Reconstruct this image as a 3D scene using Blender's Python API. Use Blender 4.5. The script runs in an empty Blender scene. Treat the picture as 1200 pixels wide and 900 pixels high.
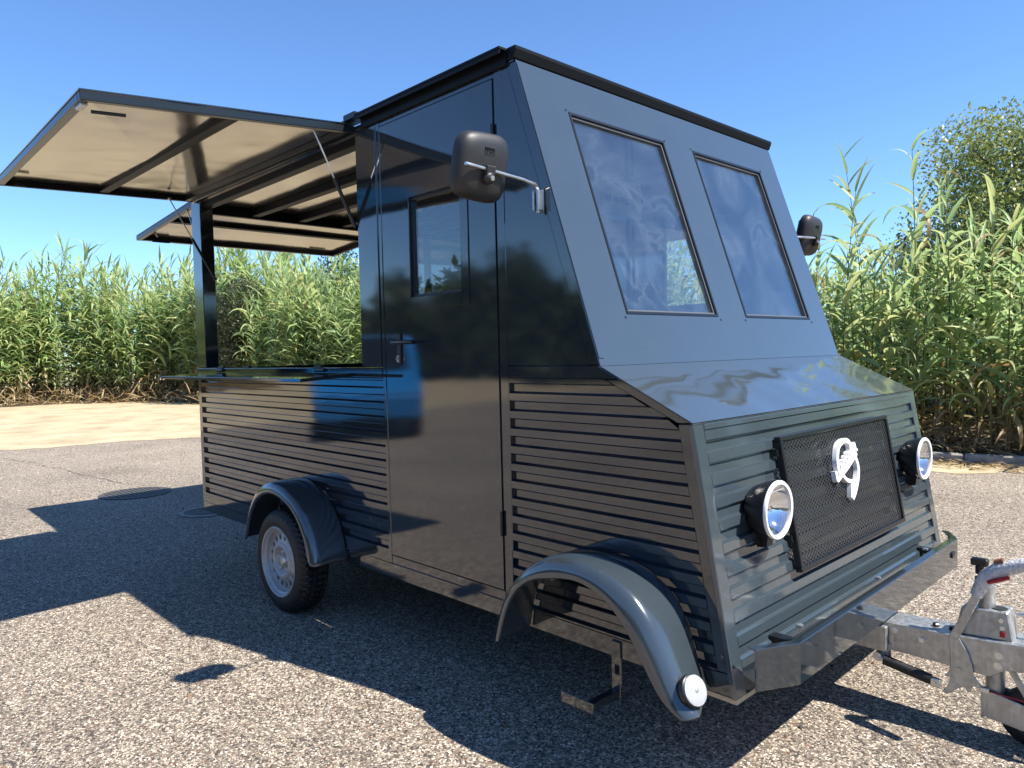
import bpy, bmesh, math, random
import numpy as np
from mathutils import Vector, Matrix

# ------------------------------------------------------------------ camera, light, exposure
scn = bpy.context.scene
COL = scn.collection
CAM = (2.9369, -1.9837, 1.40)
cR = Vector((0.691646, 0.721833, -0.024151)); cU = Vector((-0.013944, 0.046779, 0.998808)); cF = Vector((-0.722102, 0.690484, -0.042420))
cd = bpy.data.cameras.new('camera'); cam = bpy.data.objects.new('camera', cd); COL.objects.link(cam)
m = Matrix(((cR.x, cU.x, -cF.x), (cR.y, cU.y, -cF.y), (cR.z, cU.z, -cF.z))).to_4x4()
m.translation = CAM
cam.matrix_world = m
cd.sensor_width = 36; cd.lens = 25.733; cd.clip_start = 0.05; cd.clip_end = 2000
scn.camera = cam
SUN = Vector((0.68, 0.24, 1.0)).normalized()
world = bpy.data.worlds.new('World'); scn.world = world; world.use_nodes = True
wn = world.node_tree
sky = wn.nodes.new('ShaderNodeTexSky'); sky.sky_type = 'NISHITA'; sky.sun_disc = False
sky.sun_elevation = math.asin(SUN.z); sky.sun_rotation = math.radians(70.6)
sky.altitude = 700; sky.air_density = 0.95; sky.dust_density = 0.0; sky.ozone_density = 2.2
sgr = wn.nodes.new('ShaderNodeMixRGB'); sgr.blend_type = 'MULTIPLY'; sgr.inputs[0].default_value = 1.0; sgr.inputs[2].default_value = (0.71, 0.93, 1.16, 1)
wn.links.new(sky.outputs[0], sgr.inputs[1]); wn.links.new(sgr.outputs[0], wn.nodes['Background'].inputs[0]); wn.nodes['Background'].inputs[1].default_value = 0.106
sd = bpy.data.lights.new('sun', 'SUN'); sd.energy = 5.0; sd.angle = math.radians(0.53); sd.color = (1.0, 0.945, 0.86)
so = bpy.data.objects.new('sun', sd); COL.objects.link(so)
so.rotation_euler = SUN.to_track_quat('Z', 'Y').to_euler(); so.location = SUN * 30
vs = scn.view_settings; vs.view_transform = 'Standard'; vs.look = 'None'; vs.gamma = 1; vs.exposure = 1.0; vs.use_curve_mapping = False
scn.cycles.max_bounces = 10; scn.cycles.transparent_max_bounces = 16; scn.cycles.caustics_reflective = False; scn.cycles.caustics_refractive = False

rnd = random.Random(7)
nrg = np.random.default_rng(11)

# ------------------------------------------------------------------ materials
def mat(name): 
    m = bpy.data.materials.new(name); m.use_nodes = True
    nt = m.node_tree
    return m, nt, nt.nodes['Principled BSDF'], nt.nodes['Material Output']
def N(nt, t, **kw):
    n = nt.nodes.new(t)
    for k, v in kw.items():
        if k.startswith('i_'): n.inputs[k[2:].replace('_', ' ')].default_value = v
        else: setattr(n, k, v)
    return n
def ramp(nt, fac, stops, interp='LINEAR'):
    r = N(nt, 'ShaderNodeValToRGB'); r.color_ramp.interpolation = interp
    el = r.color_ramp.elements
    while len(el) < len(stops): el.new(0.5)
    for e, (p, c) in zip(el, stops): e.position = p; e.color = (*c, 1) if len(c) == 3 else c
    if fac is not None: nt.links.new(fac, r.inputs[0])
    return r
def simple(name, col, rough=0.5, metal=0.0, ior=1.5, bump=None, var=0.0, vscale=8.0):
    m, nt, b, o = mat(name)
    b.inputs['Base Color'].default_value = (*col, 1); b.inputs['Roughness'].default_value = rough
    b.inputs['Metallic'].default_value = metal; b.inputs['IOR'].default_value = ior
    tc = N(nt, 'ShaderNodeTexCoord')
    if var:
        n = N(nt, 'ShaderNodeTexNoise', i_Scale=vscale, i_Detail=5.0); nt.links.new(tc.outputs['Object'], n.inputs['Vector'])
        r = ramp(nt, n.outputs['Fac'], [(0.3, tuple(c * (1 - var) for c in col)), (0.7, tuple(min(1, c * (1 + var)) for c in col))])
        nt.links.new(r.outputs[0], b.inputs['Base Color'])
        mr = N(nt, 'ShaderNodeMapRange'); mr.inputs['To Min'].default_value = max(0.02, rough * 0.8); mr.inputs['To Max'].default_value = min(1, rough * 1.25)
        nt.links.new(n.outputs['Fac'], mr.inputs[0]); nt.links.new(mr.outputs[0], b.inputs['Roughness'])
    if bump:
        n = N(nt, 'ShaderNodeTexNoise', i_Scale=bump[0], i_Detail=4.0); nt.links.new(tc.outputs['Object'], n.inputs['Vector'])
        bp = N(nt, 'ShaderNodeBump', i_Strength=bump[1], i_Distance=bump[2]); nt.links.new(n.outputs['Fac'], bp.inputs['Height'])
        nt.links.new(bp.outputs[0], b.inputs['Normal'])
    return m

def paint_mat(name, wave, wdist, col=(0.016, 0.023, 0.029), rough=0.045):
    """glossy anthracite sheet-metal paint: slow panel waves, fine orange peel, dust"""
    m, nt, b, o = mat(name)
    tc = N(nt, 'ShaderNodeTexCoord')
    n1 = N(nt, 'ShaderNodeTexNoise', i_Scale=wave, i_Detail=1.0); nt.links.new(tc.outputs['Object'], n1.inputs['Vector'])
    n2 = N(nt, 'ShaderNodeTexNoise', i_Scale=420.0, i_Detail=1.0); nt.links.new(tc.outputs['Object'], n2.inputs['Vector'])
    b1 = N(nt, 'ShaderNodeBump', i_Strength=1.0, i_Distance=wdist); nt.links.new(n1.outputs['Fac'], b1.inputs['Height'])
    b2 = N(nt, 'ShaderNodeBump', i_Strength=0.05, i_Distance=0.0004); nt.links.new(n2.outputs['Fac'], b2.inputs['Height'])
    nt.links.new(b1.outputs[0], b2.inputs['Normal']); nt.links.new(b2.outputs[0], b.inputs['Normal'])
    n3 = N(nt, 'ShaderNodeTexNoise', i_Scale=5.0, i_Detail=8.0); n3.inputs['Roughness'].default_value = 0.65
    nt.links.new(tc.outputs['Object'], n3.inputs['Vector'])
    r = ramp(nt, n3.outputs['Fac'], [(0.35, col), (0.75, tuple(c * 1.06 + 0.002 for c in col))])
    nt.links.new(r.outputs[0], b.inputs['Base Color'])
    mr = N(nt, 'ShaderNodeMapRange'); mr.inputs['From Min'].default_value = .3; mr.inputs['From Max'].default_value = .8
    mr.inputs['To Min'].default_value = rough * 0.8; mr.inputs['To Max'].default_value = rough * 1.35
    nt.links.new(n3.outputs['Fac'], mr.inputs[0]); nt.links.new(mr.outputs[0], b.inputs['Roughness'])
    b.inputs['IOR'].default_value = 1.68
    b.inputs['Coat Weight'].default_value = 0.5; b.inputs['Coat Roughness'].default_value = rough * .6; b.inputs['Coat IOR'].default_value = 1.6
    nt.links.new(b2.outputs[0], b.inputs['Coat Normal'])
    return m
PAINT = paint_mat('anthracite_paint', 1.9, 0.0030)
PAINT_SUNLIT = paint_mat('anthracite_paint_sunlit_front', 1.4, 0.002, (0.040, 0.055, 0.066), 0.09)  # same paint as the sides, lightened to put sunlight into its colour
PAINT_HOOD_SUNLIT = paint_mat('anthracite_paint_sunlit_bonnet', 2.6, 0.012, (0.046, 0.060, 0.068), 0.06)  # bonnet copy of that paint, base also raised for the sun on it
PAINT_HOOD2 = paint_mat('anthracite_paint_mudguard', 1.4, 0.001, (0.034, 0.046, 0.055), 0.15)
BLACK = simple('black_trim', (0.008, 0.009, 0.011), 0.32, bump=(300, .1, .001))
RUBBER = simple('rubber', (0.011, 0.011, 0.012), 0.55, var=.3, vscale=20, bump=(160, .15, .002))
PLASTIC = simple('black_grained_plastic', (0.022, 0.022, 0.023), 0.48, bump=(700, .25, .001))
RIMM = simple('silver_wheel_paint', (0.40, 0.40, 0.39), 0.38, 0.25, var=.12, vscale=30)
STEEL = simple('zinc_steel', (0.62, 0.63, 0.62), 0.3, 0.9, var=.15, vscale=25)
CHROME = simple('chrome', (0.85, 0.86, 0.87), 0.06, 1.0)
RING = simple('white_lamp_ring', (0.8, 0.8, 0.79), 0.3)
WHITE = simple('white_acrylic', (0.82, 0.82, 0.81), 0.35)
PLY = simple('plywood', (0.55, 0.44, 0.29), 0.7, var=.2, vscale=12)
DARK = simple('dark_interior', (0.012, 0.013, 0.015), 0.7, var=.2)
CARD = simple('carton', (0.62, 0.55, 0.46), 0.75, var=.06)
INK = simple('print_ink', (0.02, 0.02, 0.025), 0.6)
RED = simple('red_plastic', (0.35, 0.012, 0.02), 0.4)
WRAP = simple('bubble_wrap', (0.62, 0.61, 0.6), 0.22, bump=(95, .8, .012), var=.15, vscale=40)
BROWN = simple('brown_tape', (0.2, 0.085, 0.04), 0.4)
REFLECT = simple('clear_reflector', (0.42, 0.44, 0.45), 0.25, 0.2, bump=(450, .9, .004))
BLUEP = simple('blue_van_paint', (0.012, 0.17, 0.46), 0.3)
def galv():
    m, nt, b, o = mat('galvanised_steel')
    tc = N(nt, 'ShaderNodeTexCoord')
    mp = N(nt, 'ShaderNodeMapping'); mp.inputs['Rotation'].default_value = (0, 0.75, 0.3); mp.inputs['Scale'].default_value = (60, 60, 6); nt.links.new(tc.outputs['Object'], mp.inputs[0])
    n = N(nt, 'ShaderNodeTexNoise', i_Scale=1.0, i_Detail=4.0); nt.links.new(mp.outputs[0], n.inputs['Vector'])
    v = N(nt, 'ShaderNodeTexVoronoi', i_Scale=55.0); nt.links.new(tc.outputs['Object'], v.inputs['Vector'])
    r = ramp(nt, n.outputs['Fac'], [(.3, (.42, .43, .42)), (.7, (.60, .61, .59))])
    mx = N(nt, 'ShaderNodeMixRGB', blend_type='MULTIPLY'); mx.inputs[0].default_value = .3
    nt.links.new(r.outputs[0], mx.inputs[1]); bw = N(nt, 'ShaderNodeRGBToBW'); nt.links.new(v.outputs['Color'], bw.inputs[0]); nt.links.new(bw.outputs[0], mx.inputs[2])
    nt.links.new(mx.outputs[0], b.inputs['Base Color'])
    r2 = ramp(nt, n.outputs['Fac'], [(.3, (.3,) * 3), (.7, (.5,) * 3)]); nt.links.new(r2.outputs[0], b.inputs['Roughness'])
    b.inputs['Metallic'].default_value = 0.72
    return m
GALV = galv()
def under_mat():
    m, nt, b, o = mat('hatch_lining_metal')
    tc = N(nt, 'ShaderNodeTexCoord')
    n = N(nt, 'ShaderNodeTexNoise', i_Scale=3.0, i_Detail=6.0); nt.links.new(tc.outputs['Object'], n.inputs['Vector'])
    r = ramp(nt, n.outputs['Fac'], [(.3, (.24, .222, .20)), (.7, (.33, .30, .265))]); nt.links.new(r.outputs[0], b.inputs['Base Color'])
    b.inputs['Metallic'].default_value = 0.92
    r2 = ramp(nt, n.outputs['Fac'], [(.3, (.09,) * 3), (.7, (.18,) * 3)]); nt.links.new(r2.outputs[0], b.inputs['Roughness'])
    n1 = N(nt, 'ShaderNodeTexNoise', i_Scale=1.5, i_Detail=2.0); nt.links.new(tc.outputs['Object'], n1.inputs['Vector'])
    bp = N(nt, 'ShaderNodeBump', i_Strength=1.0, i_Distance=0.010); nt.links.new(n1.outputs['Fac'], bp.inputs['Height']); nt.links.new(bp.outputs[0], b.inputs['Normal'])
    return m
UNDER = under_mat()
def glass_mat(name, dust, tint=(0.9, 0.93, 0.93), smear=0.3, f0=.06):
    m, nt, b, o = mat(name); nt.nodes.remove(b)
    tr = N(nt, 'ShaderNodeBsdfTransparent'); tr.inputs[0].default_value = (*tint, 1)
    gl = N(nt, 'ShaderNodeBsdfGlossy'); gl.inputs['Roughness'].default_value = 0.02
    lw = N(nt, 'ShaderNodeLayerWeight'); lw.inputs[0].default_value = .5
    pw = N(nt, 'ShaderNodeMath', operation='POWER'); nt.links.new(lw.outputs['Facing'], pw.inputs[0]); pw.inputs[1].default_value = 4.0
    fr = N(nt, 'ShaderNodeMath', operation='MULTIPLY_ADD'); nt.links.new(pw.outputs[0], fr.inputs[0]); fr.inputs[1].default_value = 1 - f0; fr.inputs[2].default_value = f0
    mx = N(nt, 'ShaderNodeMixShader'); nt.links.new(fr.outputs[0], mx.inputs[0]); nt.links.new(tr.outputs[0], mx.inputs[1]); nt.links.new(gl.outputs[0], mx.inputs[2])
    df = N(nt, 'ShaderNodeBsdfDiffuse'); df.inputs[0].default_value = (.48, .60, .72, 1)
    tc = N(nt, 'ShaderNodeTexCoord')
    mp = N(nt, 'ShaderNodeMapping'); mp.inputs['Scale'].default_value = (1.5, 1.3, 1.0); mp.inputs['Rotation'].default_value = (.6, 0, .3); nt.links.new(tc.outputs['Object'], mp.inputs[0])
    n = N(nt, 'ShaderNodeTexNoise', i_Scale=1.7, i_Detail=2.0, i_Distortion=2.6); nt.links.new(mp.outputs[0], n.inputs['Vector'])
    n2 = N(nt, 'ShaderNodeTexNoise', i_Scale=60.0, i_Detail=4.0); nt.links.new(mp.outputs[0], n2.inputs['Vector'])
    r = ramp(nt, n.outputs['Fac'], [(.38, (0, 0, 0)), (.55, (.55,) * 3), (.575, (1, 1, 1)), (.60, (.2,) * 3), (.75, (0,) * 3)])
    mm = N(nt, 'ShaderNodeMath', operation='MULTIPLY'); nt.links.new(r.outputs[0], mm.inputs[0]); nt.links.new(n2.outputs['Fac'], mm.inputs[1])
    m2 = N(nt, 'ShaderNodeMath', operation='MULTIPLY_ADD'); nt.links.new(mm.outputs[0], m2.inputs[0]); m2.inputs[1].default_value = smear; m2.inputs[2].default_value = dust
    mx2 = N(nt, 'ShaderNodeMixShader'); nt.links.new(m2.outputs[0], mx2.inputs[0]); nt.links.new(mx.outputs[0], mx2.inputs[1]); nt.links.new(df.outputs[0], mx2.inputs[2])
    nt.links.new(mx2.outputs[0], o.inputs[0])
    return m
GLASS = glass_mat('windscreen_acrylic', 0.012, smear=0.075, f0=.145)
GLASS_DOOR = glass_mat('door_glass', 0.004, smear=0.01, f0=.10)
LENS = glass_mat('lamp_glass', 0.0, (1, 1, 1), 0.0, .04)
RIBG = simple('dark_frame_paint', (0.013, 0.018, 0.022), 0.28, ior=1.4)
RIBM = simple('black_satin_paint', (0.005, 0.006, 0.008), 0.5, ior=1.28)

def asphalt_mat():
    m, nt, b, o = mat('chip_seal_asphalt')
    tc = N(nt, 'ShaderNodeTexCoord')
    v = N(nt, 'ShaderNodeTexVoronoi', i_Scale=120.0); nt.links.new(tc.outputs['Object'], v.inputs['Vector'])
    ve = N(nt, 'ShaderNodeTexVoronoi', feature='DISTANCE_TO_EDGE', i_Scale=120.0); nt.links.new(tc.outputs['Object'], ve.inputs['Vector'])
    sp = N(nt, 'ShaderNodeSeparateColor'); nt.links.new(v.outputs['Color'], sp.inputs[0])
    r = ramp(nt, sp.outputs[0], [(0.0, (.075, .066, .060)), (.15, (.20, .175, .15)), (.32, (.36, .315, .265)), (.50, (.48, .43, .365)), (.66, (.62, .57, .49)), (.80, (.28, .235, .20)), (.90, (.78, .74, .67)), (.975, (.26, .12, .075))], 'CONSTANT')
    n = N(nt, 'ShaderNodeTexNoise', i_Scale=0.9, i_Detail=7.0); nt.links.new(tc.outputs['Object'], n.inputs['Vector'])
    r2 = ramp(nt, n.outputs['Fac'], [(.3, (.84, .79, .715)), (.7, (1.05, .995, .90))])
    mu = N(nt, 'ShaderNodeMixRGB', blend_type='MULTIPLY'); mu.inputs[0].default_value = 1; nt.links.new(r.outputs[0], mu.inputs[1]); nt.links.new(r2.outputs[0], mu.inputs[2])
    nm = N(nt, 'ShaderNodeTexNoise', i_Scale=26.0, i_Detail=4.0); nt.links.new(tc.outputs['Object'], nm.inputs['Vector'])
    rm = ramp(nt, nm.outputs['Fac'], [(.35, (.70, .69, .685)), (.62, (1.16, 1.15, 1.14))])
    mu2 = N(nt, 'ShaderNodeMixRGB', blend_type='MULTIPLY'); mu2.inputs[0].default_value = 1; nt.links.new(mu.outputs[0], mu2.inputs[1]); nt.links.new(rm.outputs[0], mu2.inputs[2]); mu = mu2
    nl = N(nt, 'ShaderNodeTexNoise', i_Scale=0.28, i_Detail=5.0, i_Distortion=1.2); nt.links.new(tc.outputs['Object'], nl.inputs['Vector'])
    rl = ramp(nt, nl.outputs['Fac'], [(.36, (.80, .79, .78)), (.5, (1, 1, 1)), (.66, (1.06, 1.05, 1.03))])
    mu3 = N(nt, 'ShaderNodeMixRGB', blend_type='MULTIPLY'); mu3.inputs[0].default_value = 1; nt.links.new(mu.outputs[0], mu3.inputs[1]); nt.links.new(rl.outputs[0], mu3.inputs[2])
    no = N(nt, 'ShaderNodeTexVoronoi', i_Scale=1.7); nt.links.new(tc.outputs['Object'], no.inputs['Vector'])
    ro_ = ramp(nt, no.outputs['Distance'], [(.02, (.55, .54, .53)), (.085, (1, 1, 1))])
    mu4 = N(nt, 'ShaderNodeMixRGB', blend_type='MULTIPLY'); mu4.inputs[0].default_value = .7; nt.links.new(mu3.outputs[0], mu4.inputs[1]); nt.links.new(ro_.outputs[0], mu4.inputs[2]); mu = mu4
    # binder between the stones
    r3 = ramp(nt, ve.outputs['Distance'], [(0.0, (0, 0, 0)), (.11, (1, 1, 1))])
    mb = N(nt, 'ShaderNodeMixRGB'); nt.links.new(r3.outputs[0], mb.inputs[0]); mb.inputs[1].default_value = (.15, .125, .105, 1); nt.links.new(mu.outputs[0], mb.inputs[2])
    nt.links.new(mb.outputs[0], b.inputs['Base Color'])
    b.inputs['Roughness'].default_value = 0.85
    hh = N(nt, 'ShaderNodeMath', operation='MULTIPLY_ADD'); nt.links.new(r3.outputs[0], hh.inputs[0]); hh.inputs[1].default_value = .7
    nt.links.new(sp.outputs[1], hh.inputs[2])
    bp = N(nt, 'ShaderNodeBump', i_Strength=0.75, i_Distance=0.006); nt.links.new(hh.outputs[0], bp.inputs['Height']); nt.links.new(bp.outputs[0], b.inputs['Normal'])
    return m
def sand_mat():
    m, nt, b, o = mat('dry_sandy_dirt')
    tc = N(nt, 'ShaderNodeTexCoord')
    n = N(nt, 'ShaderNodeTexNoise', i_Scale=1.1, i_Detail=9.0); n.inputs['Roughness'].default_value = .65; nt.links.new(tc.outputs['Object'], n.inputs['Vector'])
    r = ramp(nt, n.outputs['Fac'], [(.25, (.26, .195, .115)), (.5, (.45, .365, .23)), (.75, (.54, .46, .31))])
    n2 = N(nt, 'ShaderNodeTexNoise', i_Scale=70.0, i_Detail=3.0); nt.links.new(tc.outputs['Object'], n2.inputs['Vector'])
    r2 = ramp(nt, n2.outputs['Fac'], [(.35, (.7, .68, .64)), (.55, (1, 1, 1))])
    mu = N(nt, 'ShaderNodeMixRGB', blend_type='MULTIPLY'); mu.inputs[0].default_value = .8; nt.links.new(r.outputs[0], mu.inputs[1]); nt.links.new(r2.outputs[0], mu.inputs[2])
    nt.links.new(mu.outputs[0], b.inputs['Base Color']); b.inputs['Roughness'].default_value = .95
    bp = N(nt, 'ShaderNodeBump', i_Strength=.7, i_Distance=.03); nt.links.new(n.outputs['Fac'], bp.inputs['Height']); nt.links.new(bp.outputs[0], b.inputs['Normal'])
    return m
ASPHALT = asphalt_mat(); SAND = sand_mat()
SOIL = simple('dark_soil', (0.075, 0.052, 0.034), 0.95, var=.45, vscale=9, bump=(25, .8, .05))
CONC = simple('weathered_concrete', (0.30, 0.275, 0.24), 0.9, var=.25, vscale=14, bump=(60, .6, .01))
IRON = simple('cast_iron', (0.09, 0.085, 0.08), 0.65, 0.4, var=.25, vscale=30)

def leaf_mat(name, trans=0.35, rough=0.42):
    m, nt, b, o = mat(name)
    at = N(nt, 'ShaderNodeVertexColor', layer_name='Col')
    oi = N(nt, 'ShaderNodeObjectInfo')
    hs = N(nt, 'ShaderNodeHueSaturation'); nt.links.new(at.outputs[0], hs.inputs['Color'])
    mr = N(nt, 'ShaderNodeMapRange'); mr.inputs['To Min'].default_value = .8; mr.inputs['To Max'].default_value = 1.2
    nt.links.new(oi.outputs['Random'], mr.inputs[0]); nt.links.new(mr.outputs[0], hs.inputs['Value'])
    nt.links.new(hs.outputs[0], b.inputs['Base Color']); b.inputs['Roughness'].default_value = rough
    tl = N(nt, 'ShaderNodeBsdfTranslucent'); nt.links.new(hs.outputs[0], tl.inputs[0])
    mx = N(nt, 'ShaderNodeMixShader'); mx.inputs[0].default_value = trans
    nt.links.new(b.outputs[0], mx.inputs[1]); nt.links.new(tl.outputs[0], mx.inputs[2]); nt.links.new(mx.outputs[0], o.inputs[0])
    return m
LEAF = leaf_mat('reed_leaf', .5, .45); TLEAF = leaf_mat('tree_leaf', .45, .4)
STRAW = leaf_mat('dry_straw', .15, .7)
BARK = simple('bark', (0.09, 0.07, 0.05), 0.9, var=.35, vscale=15, bump=(40, .8, .02))

# ------------------------------------------------------------------ mesh helpers
class MB:
    def __init__(s): s.v = []; s.f = []; s.m = []
    def add(s, vs, fs, mi=0):
        b = len(s.v); s.v += [tuple(p) for p in vs]; s.f += [tuple(i + b for i in f) for f in fs]; s.m += [mi] * len(fs); return s
    def box(s, x0, x1, y0, y1, z0, z1, mi=0):
        v = [(x, y, z) for z in (z0, z1) for y in (y0, y1) for x in (x0, x1)]
        return s.add(v, [(0, 2, 3, 1), (4, 5, 7, 6), (0, 1, 5, 4), (2, 6, 7, 3), (0, 4, 6, 2), (1, 3, 7, 5)], mi)
    def hexa(s, p, mi=0):          # p: 4 bottom + 4 top corners
        return s.add(p, [(0, 3, 2, 1), (4, 5, 6, 7), (0, 1, 5, 4), (1, 2, 6, 5), (2, 3, 7, 6), (3, 0, 4, 7)], mi)
    def prism(s, poly, off, mi=0):  # poly: list of 3D points, off: extrusion vector
        n = len(poly); a = [Vector(p) for p in poly]; b = [p + Vector(off) for p in a]
        return s.add(a + b, [tuple(range(n))[::-1], tuple(range(n, 2 * n))] + [(i, (i + 1) % n, n + (i + 1) % n, n + i) for i in range(n)], mi)
    def bar(s, a, b, w, h, up=(0, 0, 1), mi=0):
        a, b = Vector(a), Vector(b); d = (b - a).normalized(); u = Vector(up); r = d.cross(u).normalized(); u = r.cross(d)
        p = []
        for q in (a, b):
            p.append([q + r * sx * w / 2 + u * sy * h / 2 for sx, sy in ((-1, -1), (1, -1), (1, 1), (-1, 1))])
        return s.hexa(p[0] + p[1], mi)
    def tube(s, pts, r, n=10, cap=True, mi=0):
        pts = [Vector(p) for p in pts]; rs = r if isinstance(r, (list, tuple)) else [r] * len(pts)
        rings = []; prev = None
        for i, p in enumerate(pts):
            d = (pts[min(i + 1, len(pts) - 1)] - pts[max(i - 1, 0)]).normalized()
            if prev is None: u = d.orthogonal().normalized()
            else: u = (prev - d * prev.dot(d)).normalized()
            prev = u; w = d.cross(u)
            rings.append([p + (u * math.cos(t) + w * math.sin(t)) * rs[i] for t in [2 * math.pi * k / n for k in range(n)]])
        v = [q for rg in rings for q in rg]
        f = [(i * n + k, i * n + (k + 1) % n, (i + 1) * n + (k + 1) % n, (i + 1) * n + k) for i in range(len(pts) - 1) for k in range(n)]
        if cap: f += [tuple(range(n))[::-1], tuple((len(pts) - 1) * n + k for k in range(n))]
        return s.add(v, f, mi)
    def lathe(s, prof, c, ax, n=48, mi=0, close=False):  # prof: (radius, distance along ax)
        ax = Vector(ax).normalized(); u = ax.orthogonal().normalized(); w = ax.cross(u); c = Vector(c)
        v = [c + ax * h + (u * math.cos(2 * math.pi * k / n) + w * math.sin(2 * math.pi * k / n)) * r for r, h in prof for k in range(n)]
        m_ = len(prof); f = []
        for i in range(m_ if close else m_ - 1):
            j = (i + 1) % m_
            f += [(i * n + k, i * n + (k + 1) % n, j * n + (k + 1) % n, j * n + k) for k in range(n)]
        return s.add(v, f, mi)
    def build(s, name, mats, parent=None, bevel=0.0, smooth=None, seg=1, fix=True):
        me = bpy.data.meshes.new(name); me.from_pydata([tuple(p) for p in s.v], [], s.f)
        mats = mats if isinstance(mats, (list, tuple)) else [mats]
        for mm_ in mats: me.materials.append(mm_)
        me.polygons.foreach_set('material_index', s.m)
        if bevel or fix:
            bm = bmesh.new(); bm.from_mesh(me)
            if fix: bmesh.ops.recalc_face_normals(bm, faces=bm.faces)
            if bevel:
                ed = [e for e in bm.edges if len(e.link_faces) == 2 and e.calc_face_angle(0) > 0.6]
                bmesh.ops.bevel(bm, geom=ed, offset=bevel, segments=seg, affect='EDGES', clamp_overlap=True)
            bm.to_mesh(me); bm.free()
        o = bpy.data.objects.new(name, me); COL.objects.link(o)
        if smooth is not None: smooth_by(me, smooth)
        if parent is not None: attach(o, parent)
        return o
def smooth_by(me, deg):
    bm = bmesh.new(); bm.from_mesh(me); lim = math.radians(deg)
    for f in bm.faces: f.smooth = True
    for e in bm.edges:
        if len(e.link_faces) == 2: e.smooth = e.calc_face_angle(0) < lim
    bm.to_mesh(me); bm.free()
def attach(o, parent):
    o.parent = parent
    w = Vector((0, 0, 0)); p = parent
    while p is not None: w += p.location; p = p.parent
    o.location = Vector(o.location) - w
def tag(o, label, cat=None, group=None, kind=None):
    if label: o['label'] = label
    if cat: o['category'] = cat
    if group: o['group'] = group
    if kind: o['kind'] = kind
    return o
def empty(name, loc, label=None, cat=None, group=None):
    o = bpy.data.objects.new(name, None); o.empty_display_size = .1; o.location = loc; COL.objects.link(o)
    return tag(o, label, cat, group)
def arr_mesh(name, V, F, mat_, cols=None, smooth=False):
    """numpy quads -> mesh, optional per-vertex colours"""
    V = np.asarray(V, np.float32); F = np.asarray(F, np.int32)
    me = bpy.data.meshes.new(name); nv, nf, k = len(V), len(F), F.shape[1]
    me.vertices.add(nv); me.vertices.foreach_set('co', V.ravel())
    me.loops.add(nf * k); me.loops.foreach_set('vertex_index', F.ravel())
    me.polygons.add(nf); me.polygons.foreach_set('loop_start', np.arange(0, nf * k, k, dtype=np.int32))
    if smooth: me.polygons.foreach_set('use_smooth', np.ones(nf, bool))
    me.update(calc_edges=True)
    if cols is not None:
        ca = me.color_attributes.new('Col', 'FLOAT_COLOR', 'POINT')
        c4 = np.ones((nv, 4), np.float32); c4[:, :3] = cols; ca.data.foreach_set('color', c4.ravel())
    me.materials.append(mat_)
    return me
def link(name, me, parent=None, loc=None):
    o = bpy.data.objects.new(name, me); COL.objects.link(o)
    if loc is not None: o.location = loc
    if parent is not None: o.parent = parent
    return o

# ------------------------------------------------------------------ ground
g = MB(); R_ = 400
gp = MB().add([(-R_, -R_, 0), (R_, -R_, 0), (R_, R_, 0), (-R_, R_, 0)], [(0, 1, 2, 3)])
tag(gp.build('asphalt_ground', ASPHALT, fix=False), 'coarse beige chip-seal asphalt of the parking area', kind='structure')

def wob(a, b, n, amp):
    out = []
    for i in range(n):
        t = i / n; x = a[0] + (b[0] - a[0]) * t; y = a[1] + (b[1] - a[1]) * t
        k = rnd.uniform(-amp, amp) + amp * math.sin(x * 3.1 + y * 2.3); out.append((x - .8 * k, y + .6 * k))
    return out
edge = []
pts = [(-12.6, -40), (-11.9, -6), (-11.5, .2), (-10.7, 3.1), (-8.6, 5.2), (-5, 5.9), (0.4, 6.9), (1.3, 7.2), (3.5, 7.75), (9, 9.2), (20, 12)]
for a, b in zip(pts, pts[1:]): edge += wob(a, b, max(6, int(math.dist(a, b) / .15)), .13)
edge.append(pts[-1])
ne = len(edge)
vg = MB().add([(x, y, .004) for x, y in edge] + [(x - 80, y + 60, .004) for x, y in edge], [(i, i + 1, ne + i + 1, ne + i) for i in range(ne - 1)])
vo = vg.build('dirt_verge', SAND, fix=False)
tag(vo, 'pale dry sandy verge between the asphalt and the reed bed', kind='structure')
# kerb stones on the right, soil bed behind
ka, kb = Vector((-5.6, 6.35, 0)), Vector((5.5, 8.6, 0))
ku = (kb - ka).normalized(); kn = Vector((-ku.y, ku.x, 0))
def kerb_y(x): return ka.y + (x - ka.x) * (ku.y / ku.x)
kerb = None
L = (kb - ka).length; n = 11; ln = L / n
kb0 = MB().prism([ka - Vector((0, 0, .12)), kb - Vector((0, 0, .12)), kb + kn * .13 - Vector((0, 0, .12)), ka + kn * .13 - Vector((0, 0, .12))], (0, 0, .128))
kerb = tag(kb0.build('kerb', CONC), 'low weathered concrete kerb in front of the reeds', kind='structure')
for i in range(n):
    a = ka + ku * (i * ln + .006); b = ka + ku * ((i + 1) * ln - .006); h = .105 + rnd.uniform(-.008, .008); t = rnd.uniform(-.008, .008)
    k = MB().prism([a + kn * (t - .006), b + kn * (t - .006), b + kn * (.14 + t), a + kn * (.14 + t)], (0, 0, h)).build('kerb_stone', CONC, kerb, bevel=.012)
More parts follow.
